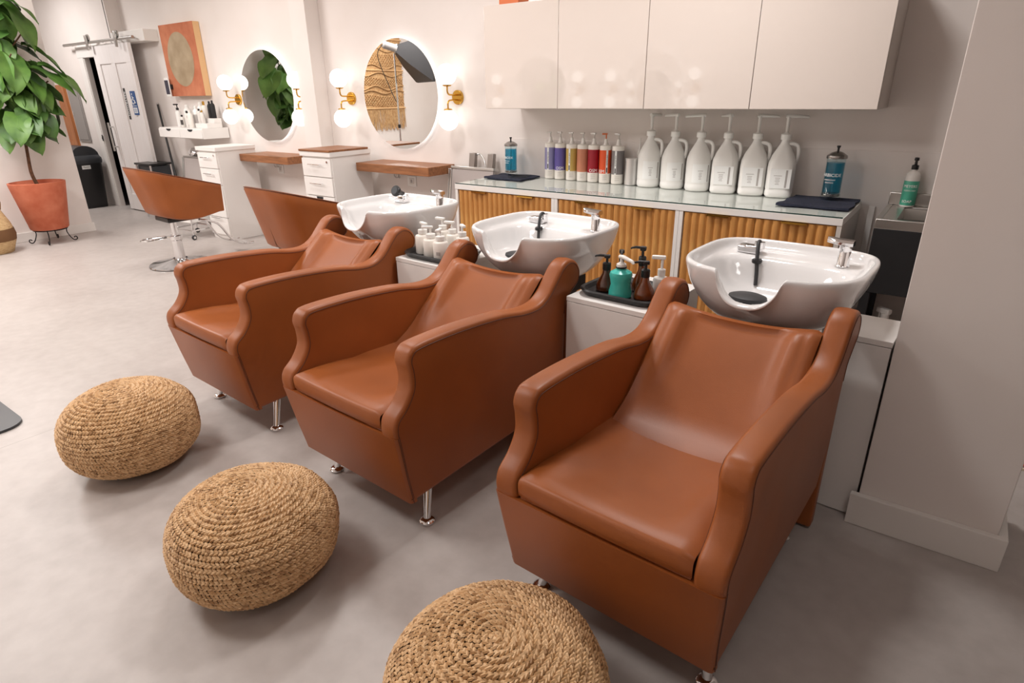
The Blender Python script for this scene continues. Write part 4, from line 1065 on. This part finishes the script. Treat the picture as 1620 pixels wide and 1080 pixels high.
# ================================================================== JUTE POUFS
def pouf_mesh(seed, a, c):
    """braided coil: flat leaf-shaped strands laid in a herringbone along rings of an ellipsoid"""
    rnd = random.Random(seed); e_ = .8
    def P(th, ph, d_=0):
        co, si = math.cos(th), math.sin(th)
        cc = math.copysign(abs(co) ** e_, co); ss = math.copysign(abs(si) ** e_, si)
        wob = 1 + .012 * math.sin(3 * ph + seed) + .008 * math.sin(5 * ph + 2 * th * 3 + seed)
        return Vector(((a * wob + d_) * cc * math.cos(ph), (a * wob + d_) * cc * math.sin(ph), c + (c + d_) * ss))
    # arc-length table over th
    T = [-PI / 2 + PI * i / 400 for i in range(401)]; S = [0]
    for i in range(400): S.append(S[-1] + (P(T[i + 1], 0) - P(T[i], 0)).length)
    import bisect
    def th_at(s_):
        i = min(399, max(0, bisect.bisect(S, s_) - 1)); f_ = (s_ - S[i]) / max(1e-9, S[i + 1] - S[i]); return T[i] + (T[i + 1] - T[i]) * f_
    pitch = .0190; verts = []; faces = []
    n_ring = int(S[-1] / pitch)
    for k in range(n_ring):
        s0 = (k + .5) * S[-1] / n_ring
        ph0 = rnd.random() * 6
        for half in (0, 1):
            sc_ = s0 + (half - .5) * pitch * .46
            th = th_at(sc_)
            rr = math.hypot(P(th, 0).x, P(th, 0).y)
            m_ = max(4, int(2 * PI * rr / .0140))
            for q in range(m_):
                ph = ph0 + 2 * PI * (q + rnd.uniform(-.08, .08) + .5 * half) / m_
                p0 = P(th, ph); dth = .01
                tv = (P(th + dth, ph) - P(th - dth, ph))
                if tv.length < 1e-6: continue
                tv.normalize(); tu = (P(th, ph + .01) - P(th, ph - .01)).normalized(); nn = tu.cross(tv)
                if nn.dot(p0 - Vector((0, 0, c))) < 0: nn = -nn
                sg = 1 if half else -1
                nn = (nn + tv * (.26 * sg)).normalized(); tv = nn.cross(tu); tv = tv if tv.dot(P(th + dth, ph) - P(th - dth, ph)) > 0 else -tv
                ax = (tu * 1.0 - tv * .58 * sg + nn * .24).normalized(); bx = nn.cross(ax).normalized()
                L_ = .0118 * rnd.uniform(.88, 1.25); W_ = .0056 * rnd.uniform(.8, 1.15); H_ = .0044 * rnd.uniform(.7, 1.3)
                p0 = p0 + nn * rnd.uniform(-.0006, .0008)
                b0 = len(verts)
                verts += [p0 - ax * L_ - nn * .002, p0 - ax * L_ * .45 + bx * W_, p0 + ax * L_ * .45 + bx * W_ * .9, p0 + ax * L_ - nn * .001, p0 + ax * L_ * .45 - bx * W_ * .9, p0 - ax * L_ * .45 - bx * W_,
                          p0 - ax * L_ * .4 + nn * H_, p0 + ax * L_ * .4 + nn * H_ * .9]
                faces += [(b0, b0 + 6, b0 + 1), (b0 + 1, b0 + 6, b0 + 7, b0 + 2), (b0 + 2, b0 + 7, b0 + 3), (b0 + 3, b0 + 7, b0 + 4), (b0 + 4, b0 + 7, b0 + 6, b0 + 5), (b0 + 5, b0 + 6, b0)]
    me = bpy.data.meshes.new('braided_cover'); me.from_pydata([v_[:] for v_ in verts], [], faces)
    ca = me.color_attributes.new('tone', 'FLOAT_COLOR', 'POINT')
    for i in range(0, len(verts), 8):
        g = rnd.random()
        for j in range(8): ca.data[i + j].color = (g, g, g, 1)
    me.materials.append(M['jute'])
    core = MB(); core.quads([[P(-PI / 2 + .02 + (PI - .04) * j / 24, 2 * PI * i / 48, -.004) for i in range(48)] for j in range(25)], True, True, True)
    return me, core
# strand tone varies from strand to strand
n, l, b = nodes(M['jute'])
at = n.new('ShaderNodeAttribute'); at.attribute_name = 'tone'
rp = n.new('ShaderNodeValToRGB'); rp.color_ramp.elements[0].color = srgb(164, 121, 77); rp.color_ramp.elements[1].color = srgb(236, 199, 154)
e = rp.color_ramp.elements.new(.08); e.color = srgb(122, 82, 44)
e = rp.color_ramp.elements.new(.2); e.color = srgb(204, 162, 114)
l.new(at.outputs['Fac'], rp.inputs[0])
old = b.inputs['Base Color'].links[0].from_socket
mx = n.new('ShaderNodeMix'); mx.data_type = 'RGBA'; mx.inputs[0].default_value = .6
l.new(old, mx.inputs[6]); l.new(rp.outputs[0], mx.inputs[7]); l.new(mx.outputs[2], b.inputs['Base Color'])
for x, y, a, c, rz, sd, lb in ((-2.897, .973, .281, .193, .4, 1, 'woven jute pouf furthest left, in front of the far shampoo chair'),
                               (-1.768, .876, .282, .183, 1.3, 2, 'woven jute pouf in the middle, in front of the middle shampoo chair'),
                               (-.714, .900, .291, .163, 2.2, 3, 'woven jute pouf at the bottom edge, in front of the nearest shampoo chair')):
    t_ = thing('jute_pouf', lb, 'pouf', (x, y, 0), rz, 'woven jute poufs')
    me, core = pouf_mesh(sd, a, c)
    link('braided_cover', me, t_, kind='stuff'); core.build('cushion_core', 'jutedark', t_)

# ================================================================== PLANT AND LEFT SIDE
pot = thing('terracotta_pot', 'large terracotta pot on scrolled iron stand by the left wall', 'pot', (-8.78, 2.69, 0))
MB().lathe([(.0, .175), (.185, .175), (.195, .185), (.278, .69), (.28, .715), (.262, .718), (.25, .68), (.0, .66)], n=48).build('body', 'terracotta', pot)
MB().lathe([(.0, .668), (.25, .668), (.0, .685)], n=24, cap0=False, cap1=False).build('soil', 'soil', pot)
st_ = MB().tube([(.17 * math.cos(2 * PI * k / 24), .17 * math.sin(2 * PI * k / 24), .165) for k in range(24)], .007, 6, loop=True).build('stand_ring', 'iron', pot)
for k in range(4):
    a = PI / 4 + k * PI / 2 + .25
    pts = []
    for j, (r_, z) in enumerate(catmull([(.165, .17), (.155, .12), (.175, .06), (.20, .02), (.225, .012), (.243, .028), (.238, .05), (.222, .052), (.215, .04)], 5)):
        pts.append((r_ * math.cos(a), r_ * math.sin(a), z))
    MB().tube(pts, .006, 6).build('leg', 'iron', st_)
tree = thing('fiddle_leaf_fig', 'tall green fiddle leaf fig growing from the terracotta pot', 'plant', (-8.78, 2.69, .68))
trunk = catmull([(0, 0, 0), (-.01, -.02, .15), (.0, .0, .40), (-.01, .03, .70), (.0, .04, 1.05), (.01, .02, 1.45), (.02, .0, 1.95)], 6)
MB().tube(trunk, [.020 - .011 * i / (len(trunk) - 1) for i in range(len(trunk))], 10).build('trunk', 'bark', tree)
for (p0, p1, p2) in (((0, .04, .85), (.08, .2, 1.0), (.12, .36, 1.12)), ((0, .03, .95), (.10, -.1, 1.1), (.16, -.24, 1.28)), ((.01, .02, 1.35), (.1, .15, 1.5), (.14, .28, 1.66)), ((.01, .02, 1.2), (.14, .02, 1.3), (.24, .04, 1.38))):
    MB().tube(catmull([p0, p1, p2], 5), .008, 6).build('branch', 'bark', tree)
def leaf_mesh(L_, W_, curl, wav):
    rows = []
    NU, NV = 12, 6
    for i in range(NU + 1):
        u = i / NU
        wd = W_ * (math.sin(PI * min(1, u ** .8 * 1.0)) ** .7) * (.72 + .42 * u) * (1 - .0 * u) + .002
        if 0.25 < u < .5: wd *= .93
        row = []
        for j in range(NV + 1):
            s_ = -1 + 2 * j / NV
            z = -curl * u * u * L_ + .20 * wd * abs(s_) ** 1.3 + wav * math.sin(9 * u + 1.3 * s_) * abs(s_)
            row.append((u * L_, s_ * wd, z))
        rows.append(row)
    mb = MB().grid(rows)
    mb.tube([(u / 10 * L_, 0, -curl * (u / 10) ** 2 * L_ - .001) for u in range(11)], [.004 - .003 * u / 10 for u in range(11)], 5)
    mb.tube([(-.05, 0, .012), (0, 0, 0)], .003, 5)
    return mb
leaf_data = []
for k in range(5):
    o = leaf_mesh([.32, .36, .28, .38, .33][k], [.125, .14, .115, .15, .135][k], [.35, .55, .25, .7, .45][k], [.012, .016, .010, .018, .014][k]).build('leaf', 'leaf' if k % 2 == 0 else 'leaf2', None, ang=70, flip=False)
    leaf_data.append(o.data); bpy.data.objects.remove(o)
rl = random.Random(21)
count = 0
def leaf(pos, yaw, pitch, roll, s_, k):
    o = link('leaf', leaf_data[k], tree); o.location = pos; o.rotation_euler = (roll, pitch, yaw); o.scale = (s_, s_, s_); return o
for i in range(96):
    top_cluster = i >= 72
    if top_cluster: z = rl.uniform(1.50, 2.05); r0 = rl.uniform(.02, .12)
    else: z = rl.uniform(.66, 1.44); r0 = rl.uniform(.03, .20) * (.5 + .5 * sstep(.6, .95, z))
    yaw = rl.uniform(-PI * .62, PI * .62) if rl.random() < .82 else rl.uniform(-PI, PI)
    cyaw, syaw = math.cos(yaw), math.sin(yaw)
    if cyaw < -.2: r0 *= .4
    px, py = r0 * cyaw, r0 * syaw + .06 * sstep(.5, 1.2, z)
    pitch = rl.uniform(.2, 1.2) * (.55 + .45 * sstep(.65, 1.0, z)) if not top_cluster else rl.uniform(-.2, 1.0)
    s_ = rl.uniform(.75, 1.15)
    reach = px + .30 * s_ * cyaw * math.cos(pitch)
    if reach < -.24: s_ *= .6
    leaf((px, py, z), yaw, pitch, rl.uniform(-.5, .5), s_, rl.randrange(5))
for (pos, yaw, pitch, s_) in (((.12, .30, 1.30), 1.1, .35, 1.35), ((.16, .18, 1.25), .9, .15, 1.2), ((.05, .28, 1.05), 1.5, .9, 1.1), ((.10, -.22, 1.30), -1.3, .5, 1.1), ((.1, .12, 1.9), .8, .7, 1.3), ((.05, .22, 1.5), 1.3, .3, 1.2)):
    leaf(pos, yaw, pitch, .1, s_, 1)

bk = thing('woven_basket', 'tall seagrass basket with brown pattern at the left edge', 'basket', (-8.72, 2.10, 0))
MB().lathe([(.0, 0), (.155, 0), (.165, .01), (.215, .14), (.225, .20), (.205, .32), (.16, .44), (.14, .49), (.13, .49), (.15, .43), (.19, .3), (.0, .05)], n=32).build('body', 'basket', bk)
zz = MB()
for (za, zb) in ((.14, .27),):
    prof = [(.217, za), (.227, (za + zb) / 2 - .0), (.217, zb)]
    zz.lathe([(.2175, .14), (.228, .20), (.2175, .27)], n=32, cap0=False, cap1=False)
zz.build('brown_band', 'basketdark', bk, label='brown woven band')
for s_ in (-1, 1):
    MB().tube(catmull([(.05, s_ * .14, .47), (.04, s_ * .16, .54), (0, s_ * .165, .56), (-.04, s_ * .16, .54), (-.05, s_ * .14, .47)], 5), .008, 6).build('handle', 'basketdark', bk)
ma = MB().quads([[(p_[0], p_[1], z) for p_ in [(-.55 + .47 * 0, -.5, 0)] + [(-.55, .06, 0)] + [(-.42 + .0, .062, 0)] + [(.34 + .10 * math.sin(a), -.04 + .10 * math.cos(a), 0) for a in [PI / 2 * k / 8 for k in range(9)]] + [(.44, -.5, 0)]] for z in (0, .014)], True, True, True)
o = ma.build('floor_mat', 'greyplast', loc=(-4.21, .737, .0005)); tag(o, 'dark grey anti-fatigue mat corner at the left edge of the floor', 'mat')

# macrame on the left wall (seen in the mirror)
mc = thing('macrame_hanging', 'large tan macrame wall hanging seen in the nearer mirror', 'wall hanging', (XL, .6, 0))
YW = .68
MB().box(.004, .014, -YW, YW, 1.37, 2.80, .002).build('woven_ground', 'macrame', mc)
for z in (1.375, 2.03, 2.55):
    MB().cyl((.022, -YW - .02, z), (.022, YW + .02, z), .012, n=8).build('dowel', 'pine', mc)
def net(z0, z1, nm):
    nb = MB(); nn_ = 22; step = 2 * YW / nn_
    for k in range(nn_):
        for d_ in (-1, 1):
            pts = []
            for q in range(5):
                f_ = q / 4; y = -YW + (k + .5) * step + d_ * (f_ - .5) * step * 3
                if -YW <= y <= YW: pts.append((.022, y, z0 + (z1 - z0) * f_ + .02 * math.sin(y * 6)))
            if len(pts) > 1: nb.tube(pts, .006, 4)
    nb.build(nm, 'macrame', mc, kind='stuff')
net(1.42, 1.60, 'knotted_band'); net(1.76, 1.90, 'knotted_band'); net(2.12, 2.32, 'knotted_band'); net(2.62, 2.76, 'knotted_band')
for z, am, ph_ in ((1.66, .03, 0), (1.73, .04, 1), (1.96, .035, 2), (2.09, .04, .5), (2.38, .04, 1.2), (2.45, .035, 2.2)):
    MB().tube([(.026, -YW + 2 * YW * k / 30, z + am * math.sin(ph_ + k / 30 * 13)) for k in range(31)], .012, 6).build('wavy_cord', 'macrame', mc)
fg = MB(); rf = random.Random(3)
for k in range(130):
    y = -YW + 2 * YW * (k + rf.random()) / 130
    fg.tube([(.016, y, 1.38), (.02, y + rf.uniform(-.01, .01), 1.2), (.018, y + rf.uniform(-.02, .02), 1.0 + rf.uniform(-.03, .05))], .0055, 4)
fg.build('fringe', 'macrame', mc, kind='stuff')

# softbox on stand (seen in the mirror)
sb = thing('softbox_light', 'black softbox on a chrome light stand seen in the nearer mirror', 'studio light', (-8.17, 1.02, 0))
MB().cyl((0, 0, .25), (0, 0, 2.25), .014, n=10).build('stand_pole', 'chrome', sb)
MB().cyl((0, 0, .25), (0, 0, 1.1), .02, n=10).build('stand_sleeve', 'chrome', sb)
for k in range(3):
    a = k * 2 * PI / 3 + .4
    MB().tube([(0, 0, .45), (.40 * math.cos(a), .40 * math.sin(a), .012)], .011, 8).build('leg', 'chrome', sb)
MB().lathe([(.022, -.03), (.026, -.02), (.026, .02), (.022, .03)], c=(0, 0, 1.1), n=12).build('clamp', 'black', sb)
A0 = Vector((.02, 0, 2.33)); D0 = Vector((.50, -.83, -.27)).normalized()
U0 = Vector((0, 0, 1)); U0 = (U0 - D0 * U0.dot(D0)).normalized(); S0 = D0.cross(U0)
MB().tube([A0 - D0 * .20, A0 - D0 * .18, A0, A0 + D0 * .03], [.04, .06, .06, .08], 16).build('lamp_head', 'greypanel', sb)
q4 = lambda d_, hx_, hz_: [A0 + D0 * d_ + S0 * (sx * hx_) + U0 * (sz * hz_) for sx, sz in ((-1, -1), (1, -1), (1, 1), (-1, 1))]
MB().quads([q4(.02, .06, .06), q4(.26, .28, .21), q4(.60, .54, .37), q4(.64, .54, .37)], True, True, False).build('softbox_shell', 'softbox', sb, ang=20)
MB().quads([q4(.62, .53, .36), q4(.625, .53, .36)], True, True, True).build('diffuser', 'whiteplast', sb)
MB().tube(catmull([A0 - D0 * .2, A0 - D0 * .25 + Vector((-.05, .02, -.2)), Vector((-.10, .05, 1.7)), Vector((-.01, .02, 1.5))], 6), .007, 6).build('power_cord', 'black', sb)

# patterned rug beyond the pillar
rg = MB().box(-.9, .9, -.55, .55, 0, .012, .003).build('patterned_rug', 'pattern', loc=(1.25, 3.76, .0004))
tag(rg, 'cream and terracotta patterned rug with red ovals beyond the pillar', 'rug')
bpy.context.view_layer.update()
